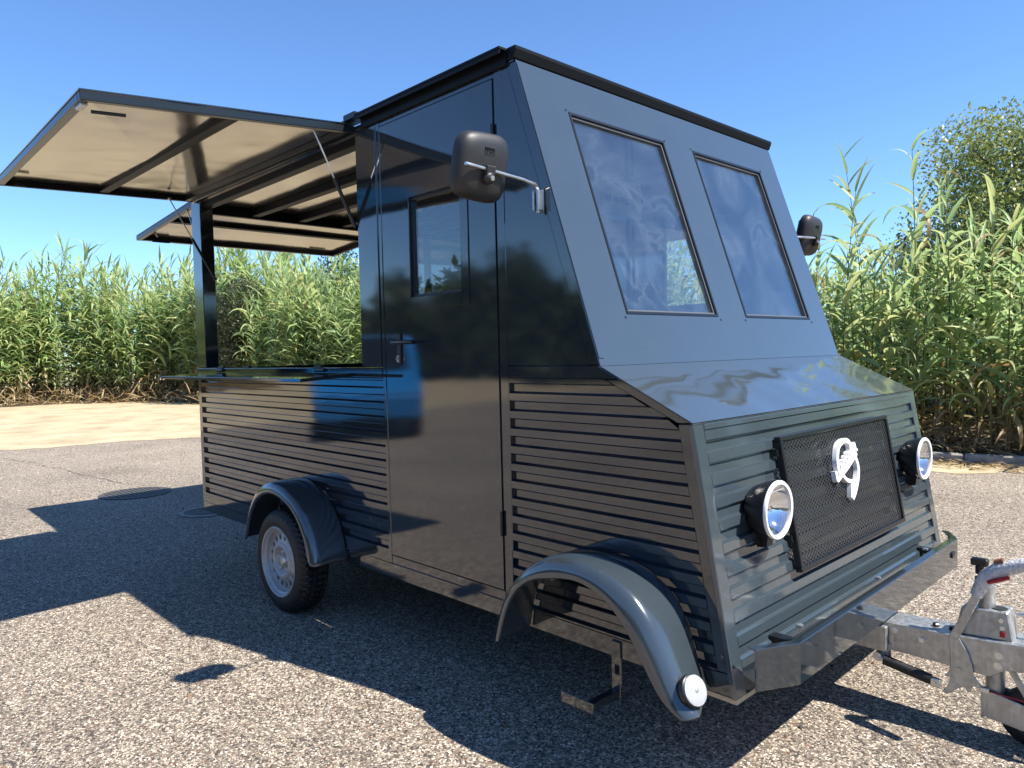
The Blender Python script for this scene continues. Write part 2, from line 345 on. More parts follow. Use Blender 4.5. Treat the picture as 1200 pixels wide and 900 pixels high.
# soil bank under reeds (bumpy sheet)
def soil_patch(name, u0, u1, nu, nv, fn, label):
    V = []; F = []
    for j in range(nv + 1):
        for i in range(nu + 1): V.append(fn(u0 + (u1 - u0) * i / nu, j / nv))
    for j in range(nv):
        for i in range(nu): a = j * (nu + 1) + i; F.append((a, a + 1, a + nu + 2, a + nu + 1))
    me = arr_mesh(name, V, F, SOIL, smooth=True)
    return tag(link(name, me), label, kind='structure')
def soil1(u, v):
    p = ka + ku * u + kn * (.13 + v * 14)
    return (p.x, p.y, .045 + .16 * min(1, v * 10) + (.07 * math.sin(u * 3.1 + v * 20) * math.sin(u * 7.7) * (1 if v > 0 else 0)))
soil_patch('soil_bank', 0, L, 90, 24, soil1, 'dark soil bank under the reeds behind the kerb')
HEDGE = [(-5.6, 8.3), (-12, 8.2), (-20, 7.8), (-23.5, 7.3), (-26.5, 5.0), (-27.2, 2.0), (-28.2, -3), (-29, -9), (-29.5, -14)]
def hedge_pt(t):  # t in metres along the path -> point, inward normal
    for a, b in zip(HEDGE, HEDGE[1:]):
        l = math.dist(a, b)
        if t <= l:
            d = ((b[0] - a[0]) / l, (b[1] - a[1]) / l); return (a[0] + d[0] * t, a[1] + d[1] * t), (d[1], -d[0])
        t -= l
    return b, (d[1], -d[0])
HL = sum(math.dist(a, b) for a, b in zip(HEDGE, HEDGE[1:]))
def hn(t):
    a, _ = hedge_pt(max(0, t - 1.2)); b, _ = hedge_pt(min(HL, t + 1.2))
    d = Vector((b[0] - a[0], b[1] - a[1], 0)).normalized(); return (d.y, -d.x)
def soil2(u, v):
    p, _ = hedge_pt(u); q = hn(u)
    d = -.55 + v * 6 + .25 * math.sin(u * 2.3) * (1 - v)
    return (p[0] + q[0] * d, p[1] + q[1] * d, .008 + .09 * min(1, v * 4) * (1 + .5 * math.sin(u * 4.1 + v * 9)))
soil_patch('soil_strip', .01, HL - .01, 150, 10, soil2, 'dark shaded soil under the far reed bed')

# drain grate, manhole, pavement seam
gr = empty('drain_grate', (-5.45, .45, 0), 'round slotted iron drain grate in the asphalt, in the trailer shadow', 'drain grate')
MB().lathe([(.35, .004), (.35, .009), (.30, .009), (.30, .004)], (-5.45, .45, 0), (0, 0, 1), 48).build('frame', IRON, gr, smooth=40)
MB().lathe([(.30, .005), (.001, .005)], (-5.45, .45, 0), (0, 0, 1), 48).build('pit', DARK, gr)
for i in range(13):
    y = -.276 + i * .046; hw = math.sqrt(max(.0, .30 ** 2 - y * y))
    MB().box(-5.45 - hw, -5.45 + hw, .45 + y - .015, .45 + y + .015, .005, .008).build('grate_bar', IRON, gr)
mh = empty('manhole_cover', (-3.88, .60, 0), 'small round iron manhole cover by the rear corner of the trailer', 'manhole cover')
MB().lathe([(.24, .004), (.24, .010), (.2, .010), (.2, .005)], (-3.88, .6, 0), (0, 0, 1), 40).build('frame', CONC, mh, smooth=40)
MB().lathe([(.195, .005), (.195, .009), (.16, .009), (.16, .006), (.12, .006), (.12, .009), (.08, .009), (.08, .006), (.001, .006)], (-3.88, .6, 0), (0, 0, 1), 40).build('lid', IRON, mh, smooth=40)
sm = MB(); px = (-10.9, -.02)
for i in range(46):
    q = (px[0] + .11, px[1] + .0165 + rnd.uniform(-.03, .03)); w = rnd.uniform(.003, .018) if rnd.random() < .75 else .001
    sm.add([(px[0], px[1] - w, .003), (q[0], q[1] - w, .003), (q[0], q[1] + w, .003), (px[0], px[1] + w, .003)], [(0, 1, 2, 3)]); px = q
tag(sm.build('pavement_crack', simple('crack_sealer', (.13, .115, .10), .8, var=.3), fix=False), 'long crack running across the sunlit asphalt', kind='structure')

# ------------------------------------------------------------------ the trailer
T = empty('food_trailer', (-.27, 1.0, 0), 'glossy anthracite vintage-van style food trailer with raised hatches and galvanised drawbar', 'food trailer')
XR, XA, ZA, XB, ZB, XC, ZC, XD, ZD = -2.362, .921, 2.517, 1.312, 1.343, 1.677, 1.164, 1.8185, .327
W = 2.0
def front_x(z): return XC + (ZC - z) * (XD - XC) / (ZC - ZD)
def screen_x(z): return XA + (ZA - z) * (XB - XA) / (ZA - ZB)
def hood_x(z): return XB + (ZB - z) * (XC - XB) / (ZB - ZC)
def edge_x(z): return front_x(z) if z < ZC else (hood_x(z) if z < ZB else screen_x(z))
fn_ = Vector((ZC - ZD, 0, XD - XC)).normalized(); wn_ = Vector((ZA - ZB, 0, XB - XA)).normalized()

def corrugated(name, P, tops, zlo, zhi, uL, uR, mat_, parent, h=.037, dep=.016, slope=.0085):
    prof = [(zhi, 0)]
    for zt in tops:
        zb = zt - h
        prof += [(zt + .0055, 0), (zt + .0005, -.0045), (zt - .001, -dep), (zb + slope, -dep), (zb, 0)]
    prof.append((zlo, 0))
    b = MB(); v = []; f = []
    for z, d in prof: v += [P(uL(z), z, d), P(uR(z), z, d)]
    for i in range(len(prof) - 1): f.append((2 * i, 2 * i + 1, 2 * i + 3, 2 * i + 2))
    b.add(v, f)
    o = b.build(name, mat_, parent, fix=False)
    return o
def side_P(u, z, d): return (u, -d, z)
def sideM_P(u, z, d): return (u, W + d, z)
BODY = MB()
# --- bottom rail, rear lower frame, door posts (near side)
for s_, yo in ((1, 0.0), (-1, W)):
    def yb(a, b): return (min(yo + s_ * a, yo + s_ * b), max(yo + s_ * a, yo + s_ * b))
    sfx = T
    b = MB(); y = yb(.003, .06)
    b.prism([(XR, y[0], ZD), (front_x(ZD) - .012, y[0], ZD), (front_x(.398) - .012, y[0], .398), (XR, y[0], .398)], (0, y[1] - y[0], 0)); b.build('sill_rail', PAINT, T, bevel=.003)
    y = yb(0, .05)
    MB().box(XR, -2.312, *y, .40, 1.292).build('corner_post', PAINT, T, bevel=.003)
    MB().box(-.03, -.003, *yb(-.002, .05), .40, 2.505).build('door_post', PAINT, T, bevel=.003)
    MB().box(.797, .845, *yb(-.001, .05), .40, 2.505).build('door_post', PAINT, T, bevel=.003)
    MB().box(-.001, .795, *yb(.001, .05), .40, .440).build('door_threshold', PAINT, T, bevel=.002)
    MB().box(-.001, .795, *yb(.001, .05), 2.478, 2.505).build('door_lintel', PAINT, T, bevel=.002)
    MB().box(XR, -.032, *yb(-.004, .07), 1.294, 1.345).build('counter_ledge', PAINT, T, bevel=.004)
    MB().box(XR, -2.205, *yb(0, .09), 1.347, 2.50).build('hatch_post', PAINT, T, bevel=.004)
    MB().box(-.215, -.034, *yb(0, .07), 1.347, 2.505).build('hatch_post', PAINT, T, bevel=.004)
    MB().box(-.075, -.034, *yb(-.006, -.001), 1.35, 2.48).build('post_trim', PAINT, T, bevel=.002)
    P = side_P if s_ == 1 else sideM_P
    tops_rear = [1.281 - .0709 * k for k in range(12)]
    corrugated('corrugated_side_panel', P, tops_rear, .40, 1.292, lambda z: -2.312, lambda z: -.03, PAINT, T)
    # front lower panel
    def uR(z): return edge_x(z) - (.055 if z < ZC else .075)
    tops_f = [1.278 - .0696 * k for k in range(13)]
    corrugated('corrugated_side_panel', P, [z for z in tops_f if z > .44], .40, 1.301, lambda z: .845, uR, PAINT, T)
    y0 = yo
    zs = [.40, ZC, 1.301]
    # slanted border strips along nose and bonnet
    b = MB(); dy = s_ * .05
    b.prism([(front_x(.40) - .055, y0, .40), (front_x(.40) - .001, y0, .40), (XC - .001, y0, ZC), (XC - .056, y0, ZC - .004)], (0, dy, 0))
    b.prism([(XC - .056, y0, ZC - .002), (XC - .002, y0, ZC + .001), (hood_x(1.301), y0, 1.301), (hood_x(1.301) - .075, y0, 1.301)], (0, dy, 0))
    b.build('nose_edge_strip', PAINT, T, bevel=.003)
    b = MB(); b.prism([(.845, y0 - s_ * .004, 1.303), (hood_x(1.303) + .0, y0 - s_ * .004, 1.303), (XB, y0 - s_ * .004, ZB - .001), (XB - .004, y0 - s_ * .004, 1.349), (.845, y0 - s_ * .004, 1.349)], (0, s_ * .05, 0)); b.build('belt_strip', PAINT, T, bevel=.003)
    # upper cab flat panel, slanted strip
    def sx(z): return screen_x(z)
    y1 = y0 + s_ * .001
    if s_ == 1:
        b = MB(); b.prism([(.845, y1, 1.351), (sx(1.351) - .052, y1, 1.351), (sx(2.505) - .052, y1, 2.505), (.845, y1, 2.505)], (0, dy, 0)); b.build('cab_side_panel', PAINT, T)
    else:
        b = MB(); b.prism([(.845, y1, 1.351), (sx(1.351) - .052, y1, 1.351), (sx(2.505) - .052, y1, 2.505), (.845, y1, 2.505)], (0, dy, 0)); b.build('cab_side_panel', PAINT, T)
    y2 = y0 - s_ * .002
    b = MB(); b.prism([(sx(1.351) - .050, y2, 1.351), (sx(1.351) - .001, y2, 1.351), (sx(2.505) - .001, y2, 2.505), (sx(2.505) - .050, y2, 2.505)], (0, dy, 0)); b.build('screen_pillar', PAINT, T, bevel=.002)
# far service side closed by its hatch
MB().box(-2.20, -.22, W - .05, W - .005, 1.35, 2.5).build('closed_side_hatch', PAINT, T)

# --- doors with window
def door(yo, s_):
    def yy(a): return yo + s_ * a
    hx0, hx1, hz0, hz1 = .222, .578, 1.662, 2.108
    xs = [.004, hx0, hx1, .790]; zs = [.445, hz0, hz1, 2.474]
    b = MB()
    ya, yb_ = sorted((yy(-.003), yy(.035)))
    b.box(xs[0], xs[1], ya, yb_, zs[0], zs[3]); b.box(xs[2], xs[3], ya, yb_, zs[0], zs[3])
    b.box(xs[1], xs[2], ya, yb_, zs[0], zs[1]); b.box(xs[1], xs[2], ya, yb_, zs[2], zs[3])
    bmv = b.build('door', PAINT, T, fix=False)
    fr = MB(); o0, o1, p0, p1 = .172, .628, 1.608, 2.158
    y0, y1 = sorted((yy(-.008), yy(-.0035)))
    fr.box(o0, hx0, y0, y1, p0, p1); fr.box(hx1, o1, y0, y1, p0, p1); fr.box(hx0 + .0005, hx1 - .0005, y0, y1, p0, hz0); fr.box(hx0 + .0005, hx1 - .0005, y0, y1, hz1, p1)
    fr.build('window_frame', PAINT, bmv, bevel=.0012)
    sl = MB(); w = .012; y0, y1 = sorted((yy(.004), yy(.03)))
    sl.box(hx0 + .0005, hx0 + w, y0, y1, hz0, hz1); sl.box(hx1 - w, hx1 - .0005, y0, y1, hz0, hz1); sl.box(hx0 + w, hx1 - w, y0, y1, hz0 + .0005, hz0 + w); sl.box(hx0 + w, hx1 - w, y0, y1, hz1 - w, hz1 - .0005)
    sl.build('window_seal', BLACK, bmv)
    y0, y1 = sorted((yy(.014), yy(.019)))
    MB().box(hx0 + .011, hx1 - .011, y0, y1, hz0 + .011, hz1 - .011).build('window_pane', GLASS_DOOR, bmv)
    hp = MB(); y0, y1 = sorted((yy(-.012), yy(-.002)))
    hp.box(.104, .134, y0, y1, 1.36, 1.505); hp.build('handle_plate', BLACK, bmv, bevel=.004)
    hl = MB(); hl.tube([(.119, yy(-.005), 1.462), (.119, yy(-.045), 1.462), (.13, yy(-.055), 1.462), (.29, yy(-.055), 1.460)], [.010, .010, .0105, .008], 10); hl.build('door_handle', BLACK, bmv, smooth=50)
    k = MB(); k.lathe([(.0001, .0), (.008, .0), (.008, -.012 * s_)][::-1], (.119, yy(-.012), 1.385), (0, 1, 0), 16); k.box(.113, .125, min(yy(-.018), yy(-.011)), max(yy(-.018), yy(-.011)), 1.37, 1.40); k.build('lock_cylinder', STEEL, bmv, smooth=40)
    for z in (.665, 2.20):
        h = MB(); y = yy(-.009); h.tube([(.7935, y, z), (.7935, y, z + .1)], .007, 10); h.build('hinge', BLACK, bmv, smooth=50)
    gp_ = MB(); y0, y1 = sorted((yy(.004), yy(.03))); gp_.box(.7905, .7955, y0, y1, .445, 2.474); gp_.box(-.0025, .0035, y0, y1, .445, 2.474); gp_.build('door_gap_seal', BLACK, bmv)
    return bmv
door(0, 1); door(W, -1)

# --- windscreen panel with two openings
def WP(y, z, d=0.0): return Vector((screen_x(z), y, z)) + wn_ * d
ysb = [0.0, .235, .888, 1.128, 1.795, W]; zsb = [2.512, 2.352, 1.535, ZB + .004]
fb = MB(); v = []; f = []
for d in (0.0, -.03):
    for z in zsb:
        for y in ysb: v.append(WP(y, z, d))
ny, nz = len(ysb), len(zsb); off = ny * nz
holes = {(1, 1), (3, 1)}
for j in range(nz - 1):
    for i in range(ny - 1):
        a = j * ny + i
        if (i, j) in holes:
            for p, q in ((a, a + 1), (a + 1, a + ny + 1), (a + ny + 1, a + ny), (a + ny, a)): f.append((p, q, q + off, p + off))
        else: f.append((a, a + 1, a + ny + 1, a + ny)); f.append((a + off, a + ny + off, a + ny + 1 + off, a + 1 + off))
fb.add(v, f); wsp = fb.build('windscreen_panel', PAINT_SUNLIT, T)
for (y0, y1) in ((.235, .888), (1.128, 1.795)):
    z0, z1 = 1.535, 2.352
    def ring(b, w0, w1, d0, d1):
        o = [(y0 + w0, z0 + w0), (y1 - w0, z0 + w0), (y1 - w0, z1 - w0), (y0 + w0, z1 - w0)]; i_ = [(y0 + w1, z0 + w1), (y1 - w1, z0 + w1), (y1 - w1, z1 - w1), (y0 + w1, z1 - w1)]
        for k in range(4):
            q = (k + 1) % 4
            b.hexa([WP(*o[k], d0), WP(*o[q], d0), WP(*i_[q], d0), WP(*i_[k], d0), WP(*o[k], d1), WP(*o[q], d1), WP(*i_[q], d1), WP(*i_[k], d1)])
        return b
    ring(MB(), .0008, .011, -.029, .0025).build('window_seal', BLACK, wsp)
    ring(MB(), .0118, .020, -.028, -.006).build('glazing_bead', simple('grey_bead', (.10, .105, .11), .4), wsp)
    p = MB(); c = [(y0 + .012, z0 + .012), (y1 - .012, z0 + .012), (y1 - .012, z1 - .012), (y0 + .012, z1 - .012)]
    p.hexa([WP(*q, -.020) for q in c] + [WP(*q, -.015) for q in c]); p.build('window_pane', GLASS, wsp)
    for q in ((y0 - .012, z0 - .012), (y1 + .012, z0 - .012), (y1 + .012, z1 + .004), (y0 - .012, z1 + .004)):
        MB().lathe([(.0055, 0), (.004, .003), (.0001, .0035)], WP(*q, .0), wn_, 10).build('rivet', PAINT, wsp, smooth=60)
st = MB()
st.hexa([WP(.001, 2.50, .0005), WP(.028, 2.50, .0005), WP(.028, ZB + .03, .0005), WP(.001, ZB + .03, .0005), WP(.001, 2.50, .003), WP(.028, 2.50, .003), WP(.028, ZB + .03, .003), WP(.001, ZB + .03, .003)]); st.build('screen_edge_strip', PAINT_SUNLIT, wsp, bevel=.001)

# --- bonnet
hn_ = Vector((ZB - ZC, 0, XC - XB)).normalized()
b = MB(); nu, nv = 24, 12; v = []; f = []
dent = np.random.default_rng(3)
ph = dent.uniform(0, 6.28, 6)
for j in range(nv + 1):
    for i in range(nu + 1):
        t = j / nv; y = -.003 + (W + .006) * i / nu
        d = .0035 * math.sin(3.3 * y + ph[0] + 2.2 * t) * math.sin(math.pi * t) * math.sin(math.pi * min(1, max(0, y / W)))
        p = Vector((XB + (XC - XB) * t, y, ZB + (ZC - ZB) * t)) + hn_ * (d + .003); v.append(p)
for j in range(nv):
    for i in range(nu): a = j * (nu + 1) + i; f.append((a, a + 1, a + nu + 2, a + nu + 1))
b.add(v, f); bon = b.build('bonnet', PAINT_HOOD_SUNLIT, T, fix=False, smooth=60)
MB().hexa([Vector((XB, .001, ZB - .005)), Vector((XC, .001, ZC - .003)), Vector((XC, W - .001, ZC - .003)), Vector((XB, W - .001, ZB - .005)),
           Vector((XB, .001, ZB + .0)), Vector((XC, .001, ZC + .0)), Vector((XC, W - .001, ZC + .0)), Vector((XB, W - .001, ZB + .0))]).build('bonnet_underside', PAINT_HOOD_SUNLIT, bon)

# --- nose (front) panel
def FP(y, z, d=0.0): return Vector((front_x(z), y, z)) + fn_ * d
fr = corrugated('nose_panel', lambda u, z, d: FP(u, z, d), [1.102 - .0705 * k for k in range(10)], .405, 1.138, lambda z: .058, lambda z: 1.942, PAINT_SUNLIT, T, h=.037, dep=.0115, slope=.008)
b = MB()
def fslab(b, y0, y1, z0, z1, d0=-.03, d1=.0005): b.hexa([FP(y0, z0, d0), FP(y1, z0, d0), FP(y1, z1, d0), FP(y0, z1, d0), FP(y0, z0, d1), FP(y1, z0, d1), FP(y1, z1, d1), FP(y0, z1, d1)])
fslab(b, -.0025, .058, ZD, ZC - .004, -.02); b.build('nose_corner_strip', PAINT_SUNLIT, fr, bevel=.003)
b = MB(); fslab(b, 1.942, W + .0025, ZD, ZC - .004, -.02); b.build('nose_corner_strip', PAINT_SUNLIT, fr, bevel=.003)
b = MB(); fslab(b, .0585, 1.9415, 1.139, ZC - .004, -.03, .003); b.build('nose_top_strip', PAINT_SUNLIT, fr, bevel=.003)
b = MB(); fslab(b, .0585, 1.9415, ZD, .404, -.03, -.004); b.build('nose_bottom_strip', PAINT, fr, bevel=.002)

# --- grille with mesh and emblem
g0, g1, h0, h1 = .487, 1.517, .602, 1.075
gl = MB()
for a in ((g0, g1, h1 - .016, h1), (g0, g1, h0, h0 + .016), (g0, g0 + .018, h0 + .0162, h1 - .0162), (g1 - .018, g1, h0 + .0162, h1 - .0162)): fslab(gl, *a, d0=.004, d1=.030)
grl = gl.build('grille', BLACK, T, bevel=.002)
ms = MB(); pitch = .027; hh = h1 - h0 - .03; ww = g1 - g0 - .034; sl_ = .62
for sgn in (1, -1):
    k = -hh / sl_
    while k < ww:
        # line y = k + t, z = slope*t   clipped to the frame
        t0 = max(0, -k); t1 = min(ww - k, hh / sl_)
        if t1 - t0 > .01:
            za, zb = sl_ * t0, sl_ * t1
            if sgn < 0: za, zb = hh - za, hh - zb
            a = FP(g0 + .017 + k + t0, h0 + .015 + za, .022 if sgn > 0 else .0205); c = FP(g0 + .017 + k + t1, h0 + .015 + zb, .022 if sgn > 0 else .0205)
            ms.bar(a, c, .0034, .0018, fn_)
        k += pitch
mo = ms.build('grille_mesh', simple('mesh_steel', (.03, .031, .034), .3), grl, fix=False); mo['kind'] = 'stuff'
for sgn, z in ((g0 - .006, .72), (g0 - .006, 1.02), (g1 + .006, .72), (g1 + .006, 1.02)):
    b = MB(); fslab(b, sgn - .008, sgn + .008, z - .012, z + .012, -.016, .016); b.build('grille_bracket', BLACK, grl)
# emblem: open outline split by a slanted line of script
em = MB()
def ribbon(pts_, w=.0155, d0=.024, d1=.042):
    P_ = [Vector(p) for p in pts_]
    # resample with Catmull-Rom
    Q = []
    for i in range(len(P_) - 1):
        a, b_, c, d = P_[max(i - 1, 0)], P_[i], P_[i + 1], P_[min(i + 2, len(P_) - 1)]
        for k in range(5):
            t = k / 5; Q.append(.5 * ((2 * b_) + (c - a) * t + (2 * a - 5 * b_ + 4 * c - d) * t * t + (3 * b_ - a - 3 * c + d) * t ** 3))
    Q.append(P_[-1]); L_, R2 = [], []
    for i, p in enumerate(Q):
        tg = (Q[min(i + 1, len(Q) - 1)] - Q[max(i - 1, 0)]); nn = Vector((-tg.y, tg.x)); nn = nn.normalized() * w / 2
        L_.append(p + nn); R2.append(p - nn)
    v = []; f = []
    for d in (d0, d1):
        for a, b_ in zip(L_, R2): v += [FP(a.x, a.y, d), FP(b_.x, b_.y, d)]
    n_ = len(Q); o_ = 2 * n_
    for i in range(n_ - 1):
        a = 2 * i; f += [(a + o_, a + 1 + o_, a + 3 + o_, a + 2 + o_), (a, a + 2, a + 2 + o_, a + o_), (a + 1, a + 1 + o_, a + 3 + o_, a + 3), (a, a + 1, a + 3, a + 2)]
    f += [(0, o_, 1 + o_, 1), (o_ - 2, o_ - 1, 2 * o_ - 1, 2 * o_ - 2)]
    em.add(v, f)
ribbon([(0.9, .884), (.893, .915), (.899, .947), (.924, .987), (.956, 1.004), (1.0, 1.01), (1.033, 1.0), (1.04, .982), (1.032, .957)], .019)
ribbon([(.865, .905), (.866, .872), (.885, .874), (.915, .887)], .016, d1=.0425)
ribbon([(.890, .880), (.951, .899), (1.0, .917), (1.052, .938), (1.083, .951)], .017, d1=.044)
for i in range(6):
    t = i / 5; by, bz = .918 + .138 * t, .898 + .062 * t
    ribbon([(by, bz), (by + .002, bz + .020), (by + .014, bz + .027), (by + .022, bz + .016), (by + .016, bz + .004)], .0085, d1=.0435 + .0006 * (i % 2))
ribbon([(1.062, .955), (1.062, .985), (1.078, .990), (1.082, .968), (1.097, .962)], .010, d1=.0445)
ribbon([(1.07, .936), (1.081, .901), (1.071, .868), (1.04, .831), (1.006, .802), (.977, .785)], .020)
ribbon([(.973, .787), (.985, .819), (.998, .847)], .018, d1=.0415); ribbon([(1.0, .848), (.962, .856), (.938, .869), (.915, .890)], .015, d1=.0428)
em.build('emblem', WHITE, grl)

# --- headlights
for y in (.282, 1.72):
    c = Vector((1.81, y, .865)); ax = (1, 0, 0)
    hl = MB().lathe([(.0001, -.105), (.045, -.10), (.072, -.075), (.09, -.035), (.0985, -.008), (.0985, .0), (.094, .002)], c, ax, 40).build('headlight', BLACK, T, smooth=45)
    MB().lathe([(.0965, -.002), (.0975, .006), (.094, .011), (.084, .009), (.082, .0)], c, ax, 40).build('ring', RING, hl, smooth=50)
    MB().lathe([(.0855, .003), (.074, -.022), (.055, -.042), (.036, -.056), (.018, -.062), (.0001, -.064)], c, ax, 40).build('reflector', CHROME, hl, smooth=60)
    MB().lathe([(.0001, -.06), (.011, -.058), (.011, -.02), (.0001, -.018)], c, ax, 16).build('bulb_shield', CHROME, hl, smooth=40)
    MB().lathe([(.0858, .006), (.062, .013), (.03, .017), (.0001, .018)], c, ax, 32).build('lens', LENS, hl, smooth=60)
    b = MB(); b.box(c.x - .07, c.x - .035, y - .016, y + .016, .742, .775); b.hexa([FP(y - .02, .735, .0), FP(y + .02, .735, .0), FP(y + .02, .80, .0), FP(y - .02, .80, .0), FP(y - .02, .735, .035), FP(y + .02, .735, .035), FP(y + .02, .79, .05), FP(y - .02, .79, .05)])
    b.tube([(c.x - .05, y - .03, .757), (c.x - .05, y + .03, .757)], .007, 8); b.build('bracket', BLACK, hl)

# --- bumper: folded strip on two brackets
bp_pts = [(1.872, .018), (1.945, .155), (1.93, 1.80), (1.86, 1.925)]
b = MB()
for i in range(3):
    (xa, ya), (xb, yb2) = bp_pts[i], bp_pts[i + 1]
    b.hexa([(xa, ya, .366), (xb, yb2, .366), (xb - .006, yb2, .366), (xa - .006, ya, .366), (xa, ya, .494), (xb, yb2, .494), (xb - .006, yb2, .494), (xa - .006, ya, .494)])
    b.hexa([(xa - .001, ya, .489), (xb - .001, yb2, .489), (xb - .03, yb2, .489), (xa - .03, ya, .489), (xa - .001, ya, .4955), (xb - .001, yb2, .4955), (xb - .03, yb2, .4955), (xa - .03, ya, .4955)])
bmp = b.build('bumper', PAINT, T, bevel=.0015)
for y in (.28, 1.72):
    MB().box(front_x(.45) - .01, 1.937, y - .02, y + .02, .425, .448).build('bumper_bracket', BLACK, bmp)
for y in (.28, .95, 1.5):
    MB().lathe([(.012, 0), (.012, .008), (.0001, .010)], (1.885, y, .495), (0, 0, 1), 8).build('bolt', STEEL, bmp)

# --- floor board and chassis
MB().box(1.55, front_x(ZD) - .004, .004, W - .004, .311, .3255).build('floor_board', PLY, T)
ch = MB()
for y in (.35, 1.65): ch.box(-2.2, 1.6, y - .03, y + .03, .2, .309)
ch.box(-.92, -.75, .08, 1.92, .225, .309); ch.build('chassis', GALV, T, bevel=.004)
MB().box(XR + .01, 1.80, .06, W - .06, .327, .345).build('floor', DARK, T)

# --- roof, rear frame
ceil = MB(); ceil.box(XR, -.137, .0, W, 2.506, 2.53); rf = ceil.build('rear_roof', PAINT, T, bevel=.003)
MB().box(XR + .03, -.14, .03, W - .03, 2.4985, 2.5045).build('ceiling_lining', UNDER, rf)
for y in (.055, .45, .82, 1.2, 1.6, 1.945): MB().box(XR + .04, -.142, y - .03, y + .03, 2.452, 2.498).build('ceiling_beam', RIBM, rf, bevel=.003)
MB().box(XR, XR + .04, .10, W - .10, 2.44, 2.498).build('rear_header', RIBM, rf, bevel=.003)
MB().box(-.137, .91, .0, W, 2.508, 2.552).build('cab_roof', PAINT, T, bevel=.003)
for s_, yo in ((1, 0.0), (-1, W)):
    b = MB(); ys_ = sorted((yo - s_ * .048, yo + s_ * .03)); b.box(-.150, .885, *ys_, 2.553, 2.563)
    ys_ = sorted((yo - s_ * .046, yo - s_ * .040)); b.box(-.148, .883, *ys_, 2.536, 2.552)
    ys_ = sorted((yo - s_ * .014, yo - s_ * .003)); b.box(-.137, .885, *ys_, 2.500, 2.551); b.build('roof_trim', RIBM, T, bevel=.001)
b = MB(); b.prism([(.887, -.012, 2.562), (.887, -.012, 2.516), (.924, -.012, 2.516), (.937, -.012, 2.548), (.937, -.012, 2.562)], (0, W + .024, 0)); b.build('front_roof_trim', RIBM, T, bevel=.003)
b = MB(); b.prism([(.852, -.004, 2.508), (.918, -.004, 2.508), (.905, -.004, 2.552), (.852, -.004, 2.552)], (0, .004, 0)); b.build('roof_corner_cap', PAINT, T)
# rear wall (low), inner cab bulkhead strip
rw = MB(); rw.box(XR, XR + .03, .052, W - .052, .40, 1.30); rw.build('rear_wall', PAINT, T)
MB().box(XR - .002, XR + .06, .095, W - .095, 1.302, 1.345).build('rear_ledge', PAINT, T, bevel=.004)
# inner linings of the cab, dark
MB().box(XB - .02, XB + .02, .06, W - .06, .40, 1.30).build('dash_wall', DARK, T)
# folding shelf outside
b = MB(); s0, s1 = -2.215, -.282
b.hexa([(s0, -.30, 1.284), (s1, -.30, 1.284), (s1, -.006, 1.300), (s0, -.006, 1.300), (s0, -.30, 1.301), (s1, -.30, 1.301), (s1, -.006, 1.318), (s0, -.006, 1.318)])
shf = b.build('folding_shelf', PAINT, T, bevel=.003)
for x in (-1.95, -.62): MB().tube([(x - .05, -.008, 1.333), (x + .05, -.008, 1.333)], .011, 8).build('shelf_hinge', BLACK, shf, smooth=50)
for x in (-2.0, -1.6, -.7): MB().box(x, x + .08, -.002, .02, 1.3455, 1.358).build('ledge_catch', BLACK, shf, bevel=.002)

# --- hatches
def hatch(name, c00, c10, c11, c01, ribs, th=.042, parent=T):
    """c00-c10 hinge edge, c01-c11 outer edge (top faces); s along hinge, t outwards"""
    c00, c10, c11, c01 = map(Vector, (c00, c10, c11, c01))
    up = (c10 - c00).cross(c01 - c00).normalized()
    if up.z < 0: up = -up
    def H(s, t, d): return (c00 * (1 - s) + c10 * s) * (1 - t) + (c01 * (1 - s) + c11 * s) * t + up * d
    def slab(s0, s1, t0, t1, d0, d1): return MB().hexa([H(s0, t0, d0), H(s1, t0, d0), H(s1, t1, d0), H(s0, t1, d0), H(s0, t0, d1), H(s1, t0, d1), H(s1, t1, d1), H(s0, t1, d1)])
    o = slab(0, 1, 0, 1, -.006, 0).build(name, PAINT, parent, bevel=.001)
    ls = (c10 - c00).length; lt = (c01 - c00).length; ws, wt = .038 / ls, .038 / lt
    slab(.004, .996, .006, .994, -.0095, -.0062).build('lining', UNDER, o)
    e = .0015
    for a, fm in (((e, ws, e, 1 - e), RIBM), ((1 - ws, 1 - e, e, 1 - e), RIBG)): slab(*a, -th, -.010).build('frame_bar', fm, o, bevel=.002)
    for a in ((ws + e, 1 - ws - e, e, wt), (ws + e, 1 - ws - e, 1 - wt, 1 - e)): slab(*a, -th + .001, -.010).build('frame_bar', RIBG, o, bevel=.002)
    for kind, q, w in ribs:
        if kind == 's': slab(ws + e, 1 - ws - e, q - w / lt / 2, q + w / lt / 2, -th + .006, -.010).build('rib', RIBM, o, bevel=.003)
        else: slab(q - w / ls / 2, q + w / ls / 2, wt + e, 1 - wt - e, -th + .006, -.010).build('rib', RIBM, o, bevel=.003)
    return o, H
ha, H1 = hatch('side_hatch', (-2.40, .0, 2.562), (-.205, .0, 2.541), (-.205, -1.205, 2.440), (-2.40, -1.13, 2.522), [('s', .49, .055)])
def strut(a, b, par):
    a, b = Vector(a), Vector(b); m_ = a.lerp(b, .5)
    o = MB().tube([a, m_], .0095, 10).build('gas_strut', BLACK, par, smooth=50)
    MB().tube([m_, b], .0042, 8).build('piston_rod', STEEL, o, smooth=50)
    for q in (a, b): MB().lathe([(.0001, -.012), (.011, -.006), (.011, .006), (.0001, .012)], q, (1, 0, 0), 10).build('ball_joint', STEEL if q is b else BLACK, o, smooth=50)
strut((-.232, -.004, 2.047), (-.255, -.205, 2.495), ha); strut((-2.10, .045, 1.955), (-2.30, -.165, 2.505), ha)
def latch(par, p, q):
    MB().tube([p, q], .007, 8).build('latch', BLACK, par, smooth=50)
